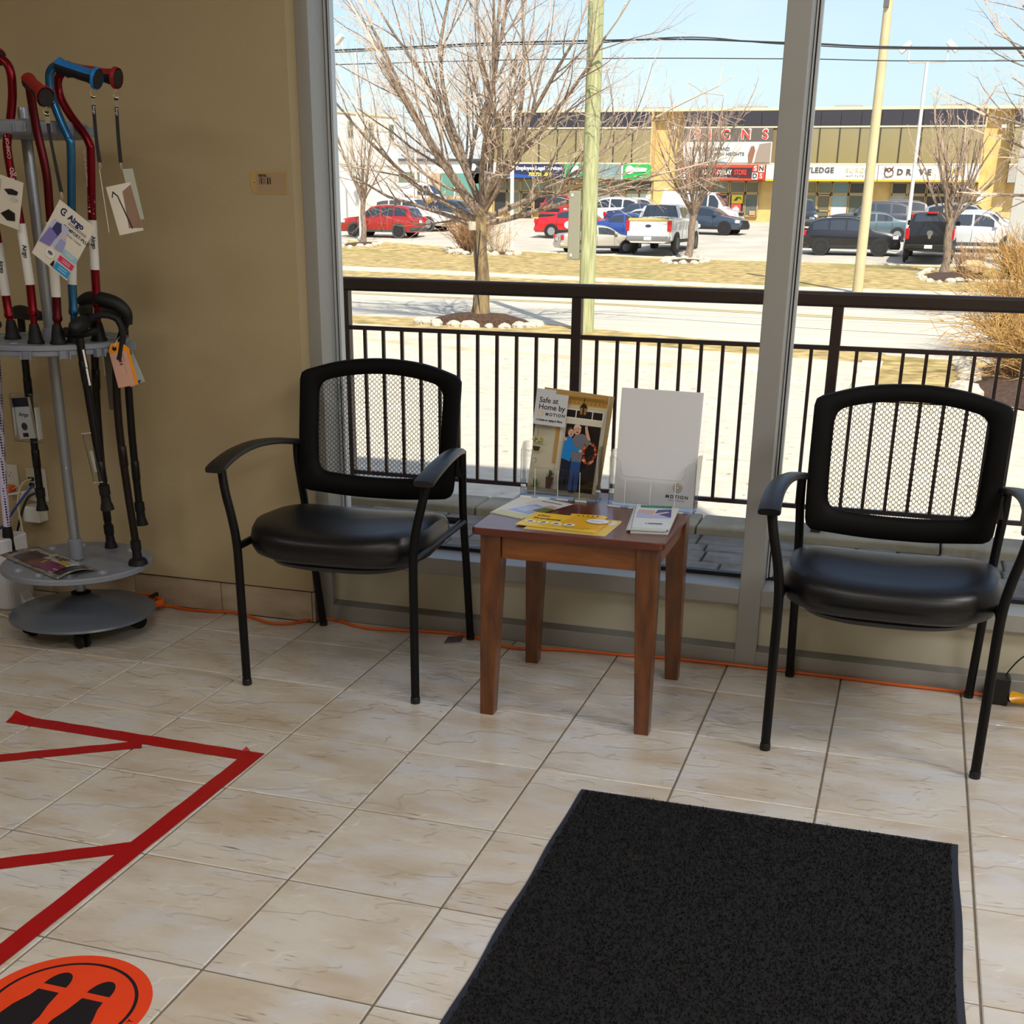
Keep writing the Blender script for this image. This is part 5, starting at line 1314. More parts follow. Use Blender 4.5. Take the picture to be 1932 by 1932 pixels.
shrub('dry_bush', 'big tangled dry tan bush filling the right edge behind the railing', (4.75, 22.6, hz(22.6)), 1200, 2.2, 2.7, .0085, DRY, 8, .32, 'bush', 7, 3)
shrub('dry_bush', 'nearer tangled dry tan bush low at the right edge, above the dead leaves', (4.55, 18.4, hz(18.4)), 900, 1.6, 2.6, .0075, DRY, 9, .36, 'bush', 7, 3)
shrub('dry_bush', 'dry tan bush beside the boulder under the sign pylon', (5.9, 47.5, hz(47.5)), 420, 2.0, 2.3, .013, DRY, 10, .25, 'bush', 6, 2)
for i, (x, yy, n, s) in enumerate(((-48.3, 99, 200, 61), (-38.5, 97, 420, 62), (-34.6, 96, 300, 63))):
    shrub('reed_hedge', ('clump of tan reeds between the two blue dumpsters', 'tan reed hedge right of the blue dumpsters', 'tan reed hedge ending at the yellow wall')[i], (x, yy, hz(yy)), n, 1.5, (1.3, 5.0, 3.2)[i], .03, DRY, s, .1, 'hedge', 3, 1)

# ============================================================= POLES AND WIRES
GREENW = M('treated_pole', (184, 186, 142), rough=.9, c2=(138, 142, 100), scale=8, stretch=(3, 3, .25), bump=.6, bscale=10, lo=.3, hi=.7)
up_ = empty('utility_pole', (-4.65, 23.3, -1.3), 0, 'greenish treated wooden utility pole behind the railing', 'pole')
MB().lathe([(.168, 0), (.160, 4), (.146, 9.5)], 20, Matrix.Translation((-4.65, 23.3, -1.32))).build('shaft', GREENW, up_, smooth=True, world=True)
g_ = MB().box(-5.07, -4.815, 23.17, 23.27, .19, 1.53).build('cable_guard', M('guard_grey', (138, 136, 116), rough=.7), up_, world=True, bevel=.02)
for z in (.28, 1.45): MB().box(-5.01, -4.97, 23.155, 23.17, z-.03, z+.03).build('strap_plate', M('pale_plate', (206, 204, 196), rough=.6), g_, world=True)
BG = M('beige_pole', (196, 182, 142), rough=.7, var=.1, scale=2)
p_ = empty('street_pole', (.19, 39.06, -1.28), 0, 'tall beige concrete street pole between the black SUV and the mullion', 'pole')
MB().lathe([(.17, 0), (.16, .6), (.125, 9)], 18, Matrix.Translation((.19, 39.06, -1.3))).build('shaft', BG, p_, smooth=True, world=True)
MB().box(.06, .22, 38.84, 38.92, 6.75, 7.2).build('plate', M('grey_plate', (92, 92, 90)), p_, world=True)
WP = M('white_lamp_post', (216, 214, 206), rough=.5)
def lamp_post(label, x, yy, top, r, heads, gap=.9):
    zb = hz(yy); R = empty('lamp_post', (x, yy, zb), 0, label, 'lamp post')
    MB().lathe([(r*2.2, -.05), (r*2.2, .06), (r*1.15, .12), (r, .3), (r*.7, top-zb)], 14, Matrix.Translation((x, yy, zb))).build('post', WP, R, smooth=True, world=True)
    if heads:
        MB().tube([(x-gap, yy, top+.45), (x-gap, yy, top+.05), (x-gap*.9, yy, top), (x+gap*.9, yy, top), (x+gap, yy, top+.05), (x+gap, yy, top+.45)], r*.45, 8).build('bracket', WP, R, world=True)
        for s in (-1, 1):
            m = Matrix.Translation((x+s*(gap+.18), yy, top+.62)) @ Matrix.Rotation(s*.75, 4, 'Y'); MB().box(-.30, .30, -.2, .2, -.12, .12, m).build('flood_head', WP, R, world=True, bevel=.03)
    return R
lamp_post('white lamp post rising through the near tree, right of its trunk', -17.4, 58.27, 6.9, .105, False)
lamp_post('white twin-headed lamp post in front of the white building', -28.3, 64.6, 8.75, .09, True, .75)
lamp_post('white twin-headed lamp post left of the black pickup', 1.15, 62.6, 7.55, .10, True, .85)
lamp_post('thin white lamp post far off between the near tree branches', -42.2, 108, 8.3, .13, False)
WIRE = M('power_line', (30, 32, 38), rough=.6)
def wire(label, pts, r): tag(MB().tube(bez(pts, 8), r, 6).build('power_line', WIRE, None), label, 'cable')
wire('thick upper power line crossing the sky behind the near tree', [(-30, 24.2, 4.05), (-10.76, 24.2, 4.34), (-7.36, 24.2, 4.40), (-4.97, 24.2, 4.40), (-2.9, 24.2, 4.38), (-.82, 24.2, 4.27), (3.37, 24.2, 4.10), (20, 24.2, 3.9)], .018)
wire('second power line wrapped just under the thick one', [(-30, 24.3, 4.01), (-10.76, 24.3, 4.315), (-7.36, 24.3, 4.375), (-4.97, 24.3, 4.37), (-2.9, 24.3, 4.43), (-.82, 24.3, 4.25), (3.37, 24.3, 4.085), (20, 24.3, 3.87)], .012)
wire('thin lower power line crossing the sky under the other two', [(-30, 24, 3.9), (-10.77, 24, 4.04), (-4.95, 24, 4.05), (-.79, 24, 3.97), (3.41, 24, 3.86), (20, 24, 3.7)], .010)
# ============================================================= BUILDINGS
YW = M('yellow_stucco', (214, 186, 122), rough=.95, c2=(202, 170, 106), scale=1.5, bump=.2, bscale=6)
BAND_ = M('dark_roof_panel', (50, 48, 56), rough=.4); TANG = M('tan_window_glass', (150, 136, 92), rough=.12, spec=.9, coat=.6, var=.18, scale=.25)
CREAM = M('cream_trim', (212, 202, 170), rough=.7); DKMUL = M('dark_mullion', (62, 54, 38), rough=.5); SHOPF = M('shop_frame', (176, 150, 104), rough=.6)
YF = 86.0; YP = 87.1
sm = empty('strip_mall', (-6, 94, .2), 0, 'yellow two-storey strip mall with a dark roof band, shop signs and tinted windows', 'building')
def bp(name, x0, x1, z0, z1, y0, y1, mat, bevel=0): return MB().box(x0, x1, y0, y1, z0, z1).build(name, mat, sm, world=True, bevel=bevel)
bp('wall', -28.7, 24, .0, 7.12, YP+.25, 104, YW); bp('coping', -28.8, 24.1, 7.12, 7.30, YP-.9, 104.1, CREAM)
for a, b in ((-28.7, -28.3), (-16.30, -14.2), (4.85, 6.5)): bp('pier', a, b, .0, 7.12, YP, YP+.3, YW)
def window_bay(x0, x1, win_from=None):
    w = 1.30; n = max(1, round((x1-x0)/w)); w = (x1-x0)/n; pane = pan = mul = None
    bp('bay_box', x0, x1, 2.86, 7.12, YF+.06, YP+.3, M('bay_core', (120, 104, 72), rough=.8)); bp('cream_ledge', x0-.02, x1+.02, 6.08, 6.17, YF-.05, YF+.06, CREAM); bp('cream_ledge', x0-.02, x1+.02, 3.86, 3.96, YF-.05, YF+.06, CREAM)
    bp('bay_side', x1-.06, x1+.04, 2.86, 7.12, YF-.02, YP, YW)
    for i in range(n):
        a = x0+i*w
        if pan is None:
            pan = MB().box(.02, w-.02, 0, .08, 6.18, 7.10).build('roof_panel', BAND_, sm); o = pan
        else: o = pan.copy(); COL.objects.link(o); o.parent = sm
        o.location = (a+6, YF-.01-94, -.2)
        if win_from is not None and a < win_from-.1: continue
        if pane is None:
            pane = MB().box(.04, w-.04, .02, .06, 3.97, 6.06).build('window_pane', TANG, sm); mul = MB().box(-.035, .035, -.03, .07, 3.96, 6.08).build('window_mullion', DKMUL, sm); o, q = pane, mul
        else:
            o = pane.copy(); COL.objects.link(o); o.parent = sm; q = mul.copy(); COL.objects.link(q); q.parent = sm
        o.location = (a+6, YF-94, -.2); q.location = (a+6, YF-94, -.2)
window_bay(-28.2, -16.35); window_bay(-14.15, 4.8, -8.3); window_bay(6.5, 20)
for a, b in ((-17.6, -15.8), (-10.9, -9.2), (-4.7, -3.0), (1.9, 3.7)):
    m = MB().box(a, b, 88.5, 90, 7.30, 7.56).build('roof_vent', M('vent_grey', (160, 156, 150), rough=.6), sm, world=True)
for x in (-15.0, 5.9): bp('wall_light', x-.15, x+.15, 6.05, 6.25, YP-.3, YP, WP)
for x in (-15.4, 5.05): bp('notice_plate', x-.17, x+.17, 1.75, 2.35, YP-.02, YP, WSL)
# signs -------------------------------------------------------
def sgn(name, x0, x1, z0, z1, c, y=YF, dep=.10): return MB().box(x0, x1, y-dep, y+.05, z0, z1).build(name, M('sign_%d_%d_%d' % c, c, rough=.45), sm, world=True)
def letters(parent, t, x, z, size, c, y=YF, align='CENTER', bold=.0, sx=1, spacing=1, off=.105, ext=.02):
    mb = MB(); text_mb(mb, t, size, frame3((x, y-off-ext, z), (1, 0, 0), (0, 0, 1)), align, bold=bold, sx=sx, spacing=spacing, ext=ext)
    return mb.build('sign_lettering', M('ink_%d_%d_%d' % c, c, rough=.5), parent, world=True)
def shp(parent, poly, c, y, name='sign_shape'):
    return MB().prism([(a, b) for a, b in poly], 0, .02, frame3((0, y, 0), (1, 0, 0), (0, 0, 1))).build(name, M('ink_%d_%d_%d' % c, c, rough=.5), parent, world=True)
circ = lambda x, z, r, rz=None, n=16: [(x+r*math.cos(2*PI*i/n), z+(rz or r)*math.sin(2*PI*i/n)) for i in range(n)]
s = sgn('shop_sign', -28.2, -26.2, 2.93, 3.85, (206, 206, 202)); shp(s, [(-28.1, 3.0), (-26.3, 3.0), (-26.3, 3.3), (-28.1, 3.15)], (60, 80, 150), YF-.12)
s = sgn('shop_sign', -26.15, -22.42, 2.93, 3.85, (44, 48, 78)); shp(s, [(-26.1, 2.96), (-24.0, 2.96), (-24.6, 3.12), (-26.1, 3.22)], (34, 82, 160), YF-.12)
letters(s, 'Employee Legal Services', -24.2, 3.58, .34, (226, 226, 230), bold=.012); letters(s, '705.721-5000', -24.1, 3.18, .30, (232, 206, 70), bold=.016)
s = sgn('shop_sign', -22.35, -20.5, 2.93, 3.85, (26, 160, 106)); shp(s, [(-21.85, 3.25), (-21.15, 3.25), (-21.15, 3.55), (-21.5, 3.8), (-21.85, 3.55)], (230, 238, 236), YF-.12); shp(s, [(-22.3, 2.98), (-20.6, 2.98), (-20.6, 3.12), (-22.3, 3.08)], (150, 216, 190), YF-.12)
sgn('shop_sign', -20.4, -18.35, 2.93, 3.85, (116, 148, 152)); sgn('sign_divider', -18.33, -18.22, 2.9, 3.88, (226, 226, 220))
s = sgn('shop_sign', -18.2, -16.3, 2.93, 3.85, (44, 170, 76)); shp(s, circ(-17.75, 3.5, .28), (232, 238, 236), YF-.12); shp(s, [(-17.6, 3.35), (-16.6, 3.4), (-16.55, 3.62), (-17.6, 3.66)], (216, 230, 228), YF-.13); shp(s, [(-17.4, 3.06), (-16.9, 3.06), (-16.9, 3.12), (-17.4, 3.12)], (232, 238, 236), YF-.12)
# SIGNS shop
s = sgn('shop_sign', -14.15, -8.3, 5.25, 6.08, (94, 88, 80))
for i, ch in enumerate('SIGNS'):
    x = (-13.25, -12.4, -11.37, -10.03, -8.78)[i]; letters(s, ch, x, 5.66, .86, (236, 226, 214), bold=.045, off=.10, ext=.01); letters(s, ch, x, 5.66, .80, (206, 60, 44), bold=.012, off=.125, ext=.02)
s = sgn('banner', -14.15, -8.3, 3.97, 5.24, (214, 216, 208)); letters(s, 'TAKE YOUR BRAND', -13.75, 4.80, .30, (84, 90, 92), align='LEFT', off=.11); letters(s, 'TO NEW HEIGHTS', -12.55, 4.49, .30, (84, 90, 92), align='LEFT', off=.11)
shp(s, [(-9.35, 3.99), (-8.35, 3.99), (-8.35, 5.2), (-9.1, 5.1), (-9.25, 4.6)], (150, 134, 120), YF-.12); shp(s, [(-9.75, 4.0), (-9.5, 4.0), (-9.35, 4.7), (-9.45, 5.0), (-9.65, 4.95), (-9.8, 4.5)], (140, 96, 70), YF-.13); shp(s, [(-12.6, 4.0), (-11.2, 4.0), (-11.8, 4.15), (-12.2, 4.18)], (110, 176, 214), YF-.12)
s = sgn('shop_sign', -14.15, -8.6, 2.88, 3.84, (206, 66, 44), dep=.14); shp(s, [(-13.4, 3.05), (-9.3, 3.05), (-9.3, 3.66), (-13.4, 3.66)], (62, 34, 40), YF-.16)
letters(s, 'SIGN', -12.55, 3.36, .42, (226, 216, 170), sx=.62, bold=.01, off=.165); letters(s, "N", -11.92, 3.36, .46, (216, 60, 44), sx=.7, bold=.015, off=.165); letters(s, 'DISPLAY', -11.28, 3.36, .42, (226, 222, 206), sx=.62, bold=.01, off=.165); letters(s, 'STORE', -10.22, 3.36, .44, (216, 60, 44), sx=.62, bold=.012, off=.165)
for x in (-13.95, -9.25):
    for k, (ch, dx, dz, bgc, c) in enumerate((('S', 0, .46, (206, 60, 44), (232, 216, 206)), ('N', .40, .46, (226, 220, 200), (50, 46, 46)), ('D', 0, 0, (226, 222, 210), (50, 46, 46)), ('S', .40, 0, (206, 60, 44), (232, 200, 190)))):
        xx = x+dx; shp(s, [(xx-.19, 2.94+dz), (xx+.19, 2.94+dz), (xx+.19, 3.36+dz), (xx-.19, 3.36+dz)], bgc, YF-.17); letters(s, ch, xx, 3.15+dz, .42, c, bold=.012, off=.175)
s = sgn('shop_sign', -8.55, -1.42, 2.86, 3.84, (226, 224, 216)); shp(s, [(-8.55, 2.86), (-1.42, 2.86), (-1.42, 2.98), (-8.55, 2.98)], (226, 180, 40), YF-.12)
letters(s, 'KNOWLEDGE', -7.25, 3.52, .46, (78, 76, 74), align='LEFT', bold=.012, spacing=1.1); letters(s, 'SURGE', -3.42, 3.52, .40, (232, 218, 140), align='LEFT', spacing=1.25); letters(s, 'INSTITUTE', -3.42, 3.19, .17, (176, 170, 160), align='LEFT', spacing=1.5)
s = sgn('shop_sign', -1.38, 4.75, 2.86, 3.84, (228, 226, 220)); shp(s, [(-1.38, 2.86), (4.75, 2.86), (4.75, 2.98), (-1.38, 2.98)], (226, 170, 50), YF-.12)
ow = -.72; shp(s, circ(ow, 3.40, .30, .30), (112, 74, 56), YF-.12); shp(s, circ(ow, 3.36, .22, .24), (228, 222, 212), YF-.145); shp(s, [(ow-.32, 3.78), (ow-.05, 3.56), (ow, 3.46), (ow+.05, 3.56), (ow+.30, 3.82), (ow+.22, 3.56), (ow, 3.40), (ow-.22, 3.54)], (92, 58, 44), YF-.17); shp(s, [(ow-.34, 3.10), (ow+.34, 3.22), (ow+.34, 3.25), (ow-.34, 3.13)], (92, 58, 44), YF-.17)
letters(s, 'DRIVE', -.22, 3.42, .50, (84, 70, 60), align='LEFT', bold=.018, spacing=1.75); letters(s, 'WISE', 2.48, 3.42, .50, (226, 176, 40), align='LEFT', bold=.018, spacing=1.4)
sgn('shop_sign', 6.5, 12, 2.86, 3.84, (160, 156, 150))
# ground floor ------------------------------------------------
DG = (58, 58, 58); GR = (118, 128, 110); PB = (146, 168, 164); WHT_ = (222, 226, 214); DKB = (44, 40, 44)
def shop_pane(x0, x1, z0, z1, c, y=YP+.10):
    MB().box(x0, x1, y, y+.05, z0, z1).build('shop_pane', M('pane_%d_%d_%d' % c, c, rough=.10, spec=.8), sm, world=True)
    f = MB(); w = .045
    for a in ((x0-w, x0+w, z0-w, z1+w), (x1-w, x1+w, z0-w, z1+w), (x0, x1, z0-w, z0+w), (x0, x1, z1-w, z1+w)): f.box(a[0], a[1], y-.05, y+.05, a[2], a[3])
    f.build('pane_frame', SHOPF, sm, world=True)
def shop_door(x0, x1, c, z1=2.05):
    d = MB().box(x0+.05, x1-.05, YP+.08, YP+.14, .25, z1-.05).build('shop_door', M('pane_%d_%d_%d' % c, c, rough=.15, spec=.8), sm, world=True)
    f = MB()
    for a in ((x0, x0+.08, .2, z1), (x1-.08, x1, .2, z1), (x0, x1, z1-.08, z1), (x0, x1, .2, .30), (x0, x1, 1.02, 1.08)): f.box(a[0], a[1], YP+.02, YP+.10, a[2], a[3])
    f.build('door_frame', SHOPF, d, world=True); return d
ZB, ZM, ZT = .66, 2.10, 2.82
for a, b, lo, hi in ((-27.9, -26.95, DG, GR), (-26.9, -25.95, GR, GR), (-24.9, -23.95, DKB, (130, 144, 122)), (-23.9, -22.9, DKB, (126, 142, 122)), (-20.4, -19.3, WHT_, GR), (-18.2, -17.3, PB, DG), (-17.25, -16.4, PB, DG),
                     (-13.6, -12.15, DG, DG), (-11.0, -10.0, DG, (104, 106, 92)), (-9.95, -9.1, (96, 106, 100), (112, 110, 92)), (-6.6, -5.25, GR, (136, 130, 96)), (-4.25, -3.2, PB, (112, 140, 148)), (-3.15, -1.85, (92, 100, 88), (70, 74, 76)), (-.45, .5, PB, (60, 64, 66)), (.6, 1.7, (84, 86, 72), DG), (1.75, 3.2, DG, DG), (3.25, 4.6, DG, DG)):
    shop_pane(a, b, ZM+.04, ZT, hi); shop_pane(a, b, ZB, ZM-.04, lo)
for x0, x1 in ((-4.2, -3.25), (-.42, .46)): bp('white_sheet', x0, x1, ZB+.04, 1.30, YP+.06, YP+.09, WSL)
for x0, x1 in ((-18.15, -16.45),):
    mb = MB(); rows = [[(x0+(x1-x0)*i/40, YP+.085+.015*math.sin(i*1.3), z) for i in range(41)] for z in (ZB+.05, ZM-.1)]; mb.grid(rows).build('curtain', M('pale_curtain', (196, 216, 206), rough=.9), sm, world=True)
bp('white_sheet', -20.35, -19.4, ZB+.05, 1.5, YP+.06, YP+.09, WSL)
for x0, x1, c in ((-25.85, -24.98, DG), (-19.2, -18.35, DKB), (-12.1, -11.12, DKB), (-5.2, -4.3, (110, 106, 84))): shop_door(x0, x1, c); shop_pane(x0, x1, 2.14, ZT, GR)
for x0, x1, z0, z1, c in ((-11.95, -11.68, 1.3, 2.0, (226, 222, 216)), (-11.95, -11.68, .75, 1.05, (206, 44, 40)), (-11.6, -11.22, 1.35, 1.75, (226, 150, 140)), (-10.85, -10.1, 1.45, 2.0, (232, 206, 60)), (-10.85, -10.2, .85, 1.42, (214, 70, 66)), (-9.6, -9.2, .72, 1.0, (190, 150, 110)), (-19.05, -18.5, 1.55, 1.85, (224, 224, 224)), (-19.05, -18.5, 1.2, 1.45, (206, 206, 206)), (-13.2, -12.6, 1.2, 1.5, (216, 216, 212))):
    MB().box(x0, x1, YP-.015, YP+.01, z0, z1).build('window_poster', M('poster_%d_%d_%d' % c, c, rough=.5), sm, world=True)
shp(sm, [(-10.72, 1.62), (-10.5, 1.62), (-10.36, 1.82), (-10.2, 1.66), (-10.25, 1.85), (-10.5, 1.86)], (60, 90, 50), YP-.02, 'poster_picture'); shp(sm, [(-10.75, .95), (-10.3, .95), (-10.3, 1.12), (-10.52, 1.3), (-10.75, 1.12)], (236, 214, 210), YP-.02, 'poster_picture')
pz = empty('planter_box', (4.9, 85.3, hz(85.3)), 0, 'low tan planter box against the yellow wall at the right', 'planter')
MB().box(4.25, 5.6, 84.9, 85.7, hz(85.3), hz(85.3)+.55).build('box', M('tan_planter', (190, 150, 116), rough=.9), pz, world=True, bevel=.03)
pz = empty('litter_bin', (6.35, 85.3, hz(85.3)), 0, 'tan round bin beside the planter box by the yellow wall', 'bin')
MB().lathe([(.30, 0), (.32, .75), (.28, .82), (0, .82)], 18, Matrix.Translation((6.35, 85.3, hz(85.3)))).build('drum', M('tan_planter', (190, 150, 116)), pz, world=True, smooth=True)
# white building at the left
WB = M('white_stucco', (222, 218, 206), rough=.95, var=.03, scale=1)
wb = empty('white_building', (-33, 66, -.6), 0, 'plain white two-storey building with three small windows at the left', 'building')
u = Vector((-.305, -.952, 0)); n_ = Vector((.952, -.305, 0)); far = Vector((-30.2, 74.9, 0))
def wbox(name, s0, s1, d0, d1, z0, z1, mat):
    m = frame3(far, u, -n_); return MB().box(s0, s1, d0, d1, 0, 1, Matrix.Translation((0, 0, 0)) @ m @ Matrix.Diagonal((1, 1, 1, 1)) if False else m).build(name, mat, wb, world=True) if False else wquad(name, s0, s1, d0, d1, z0, z1, mat)
def wquad(name, s0, s1, d0, d1, z0, z1, mat):
    P = lambda s, d, z: far+u*s-n_*d+Vector((0, 0, z))
    v = [P(s0, d0, z0), P(s1, d0, z0), P(s1, d1, z0), P(s0, d1, z0), P(s0, d0, z1), P(s1, d0, z1), P(s1, d1, z1), P(s0, d1, z1)]
    return MB().add(v, [(0, 3, 2, 1), (4, 5, 6, 7), (0, 1, 5, 4), (1, 2, 6, 5), (2, 3, 7, 6), (3, 0, 4, 7)]).build(name, mat, wb, world=True)
wquad('wall', 0, 16, 0, 14, -1.0, 6.15, WB); wquad('coping', -.1, 16, -.08, 14, 6.15, 6.28, CREAM); wquad('wall_seam', 0, 16, -.02, .0, 3.32, 3.37, M('seam_grey', (160, 156, 148))); wquad('plinth', 0, 16, -.06, 0, -1.0, .15, YW)
for s0 in (.45, 2.35, 4.2, 6.1): f = wquad('window_frame', s0-.06, s0+.42, -.04, .02, 4.85, 5.75, M('frame_grey', (150, 150, 140))); wquad('window_pane', s0, s0+.36, -.06, -.02, 4.9, 5.7, M('pane_90_100_92', (90, 100, 92), rough=.1))
# low white building far back
lb = empty('low_building', (-48, 134, .6), 0, 'long low white shop building far back between the white building and the strip mall', 'building')
def lp(name, x0, x1, z0, z1, y0, y1, c): return MB().box(x0, x1, y0, y1, z0, z1).build(name, M('low_%d_%d_%d' % c, c, rough=.5), lb, world=True)
lp('wall', -60, -36, .4, 5.5, 130.3, 142, (222, 218, 210)); lp('roof_edge', -60.2, -36, 5.4, 5.62, 130.0, 142, (70, 70, 74))
for x0, x1, z0, z1, c in ((-53.6, -50.6, 2.1, 4.3, (104, 116, 92)), (-49.3, -48.2, 1.9, 4.2, (196, 156, 120)), (-48.1, -46.7, 2.0, 4.2, (92, 138, 124)), (-46.4, -43.4, 2.2, 4.2, (96, 146, 134)), (-44.9, -43.4, 3.2, 4.2, (150, 196, 196))): lp('window_pane', x0, x1, z0, z1, 130.05, 130.3, c)
s = lp('shop_sign', -45.1, -43.0, 4.35, 5.3, 130.0, 130.3, (52, 52, 54))
shp(s, circ(-44.4, 4.8, .36), (226, 226, 222), 129.97)
# blue dumpsters
BLU = M('dumpster_blue', (26, 58, 168), rough=.4)
for i, (x0, x1, lab) in enumerate(((-50.6, -48.9, 'blue dumpster at the corner of the white building'), (-46.3, -43.2, 'blue dumpster with a rounded end, behind the white SUV'))):
    yy = 99.0; zb = hz(yy); R = empty('dumpster', ((x0+x1)/2, yy, zb), 0, lab, 'dumpster', 'blue dumpsters behind the cars')
    MB().box(x0, x1, yy-.8, yy+.8, zb+.12, zb+1.35).build('bin_body', BLU, R, world=True, bevel=.15)
    MB().box(x0-.03, x1-.1, yy-.82, yy+.8, zb+1.35, zb+1.45).build('lid', M('dumpster_lid', (30, 32, 60), rough=.5), R, world=True, bevel=.02)
    MB().box(x0+.55, x0+1.25, yy-.83, yy-.79, zb+.35, zb+1.15).build('white_label', WSL, R, world=True); MB().box(x0+1.4, x0+1.62, yy-.83, yy-.79, zb+.8, zb+1.15).build('yellow_label', YEL, R, world=True)
# sign pylon at the right edge
py = empty('sign_pylon', (5.62, 57.5, hz(57.5)), -.55, 'tall white sign pylon with a grey lettered side at the right edge', 'sign')
MB().box(-.16, 1.4, -.16, .16, .75, 8.2).build('cabinet', WP, py, bevel=.02); MB().box(-.175, -.16, -.13, .13, .8, 8.1).build('grey_side', M('pylon_grey', (142, 150, 150), rough=.5), py)
MB().box(-.10, 1.3, -.10, .10, -.05, .75).build('pedestal', M('pylon_grey', (142, 150, 150)), py)
rq = random.Random(4)
for k in range(9):
    z = 1.15+k*.50; c = (216, 220, 218) if k != 4 else (90, 120, 130); mb = MB()
    mb.box(-.18, -.175, -.09, -.06, z, z+.34); mb.box(-.18, -.175, .06, .09, z, z+.34 if k % 2 else z+.2); mb.box(-.18, -.175, -.06, .06, z+(.30 if k % 3 else .15), z+(.34 if k % 3 else .19))
    mb.build('side_mark', M('mark_%d_%d_%d' % c, c), py)
# ============================================================= CARS
TYRE = M('tyre', (30, 30, 31), rough=.85); RIMD = M('dark_rim', (58, 58, 60), rough=.4, metal=.6); RIML = M('light_rim', (176, 178, 182), rough=.3, metal=.7)
CGL = M('car_glass', (40, 48, 56), rough=.06, spec=.9, coat=.4); LAMP_R = M('tail_lamp', (180, 20, 26), rough=.2, coat=.5); LAMP_W = M('head_lamp', (224, 226, 228), rough=.12, coat=.5)
TRIMB = M('black_car_trim', (28, 28, 30), rough=.6); PLT = M('licence_plate', (222, 224, 228), rough=.5); CLAD = M('grey_cladding', (70, 68, 68), rough=.7)
SHAPES = {   # L, W, stations (x fraction from rear): (f, belt z, roof z or None), wheel fractions
 'suv': (4.55, 1.85, [(0, .62, None), (.01, .88, None), (.03, 1.0, 1.02), (.085, 1.04, 1.48), (.16, 1.05, 1.60), (.32, 1.03, 1.66), (.48, 1.01, 1.66), (.58, 1.0, 1.58), (.70, 1.0, 1.12), (.74, 1.02, None), (.86, .97, None), (.95, .88, None), (.985, .72, None), (1, .58, None)], (.195, .795)),
 'sedan': (4.70, 1.82, [(0, .60, None), (.012, .84, None), (.05, .98, None), (.16, 1.02, None), (.22, .99, 1.10), (.33, .97, 1.40), (.45, .95, 1.46), (.55, .94, 1.44), (.62, .93, 1.34), (.73, .93, 1.0), (.77, .94, None), (.88, .86, None), (.96, .74, None), (.99, .62, None), (1, .52, None)], (.205, .80)),
 'pickup': (5.9, 2.02, [(0, .72, None), (.004, 1.36, None), (.03, 1.38, None), (.30, 1.38, None), (.335, 1.38, 1.42), (.355, 1.38, 1.90), (.42, 1.36, 1.95), (.55, 1.34, 1.95), (.62, 1.32, 1.84), (.69, 1.30, 1.36), (.72, 1.32, None), (.88, 1.26, None), (.965, 1.18, None), (.985, .9, None), (1, .62, None)], (.205, .815)),
 'van': (5.2, 1.95, [(0, .6, None), (.006, 1.0, 1.02), (.02, 1.05, 2.0), (.10, 1.05, 2.12), (.50, 1.05, 2.12), (.68, 1.05, 2.05), (.80, 1.05, 1.25), (.83, 1.06, None), (.94, .95, None), (.985, .75, None), (1, .55, None)], (.18, .82)),
}
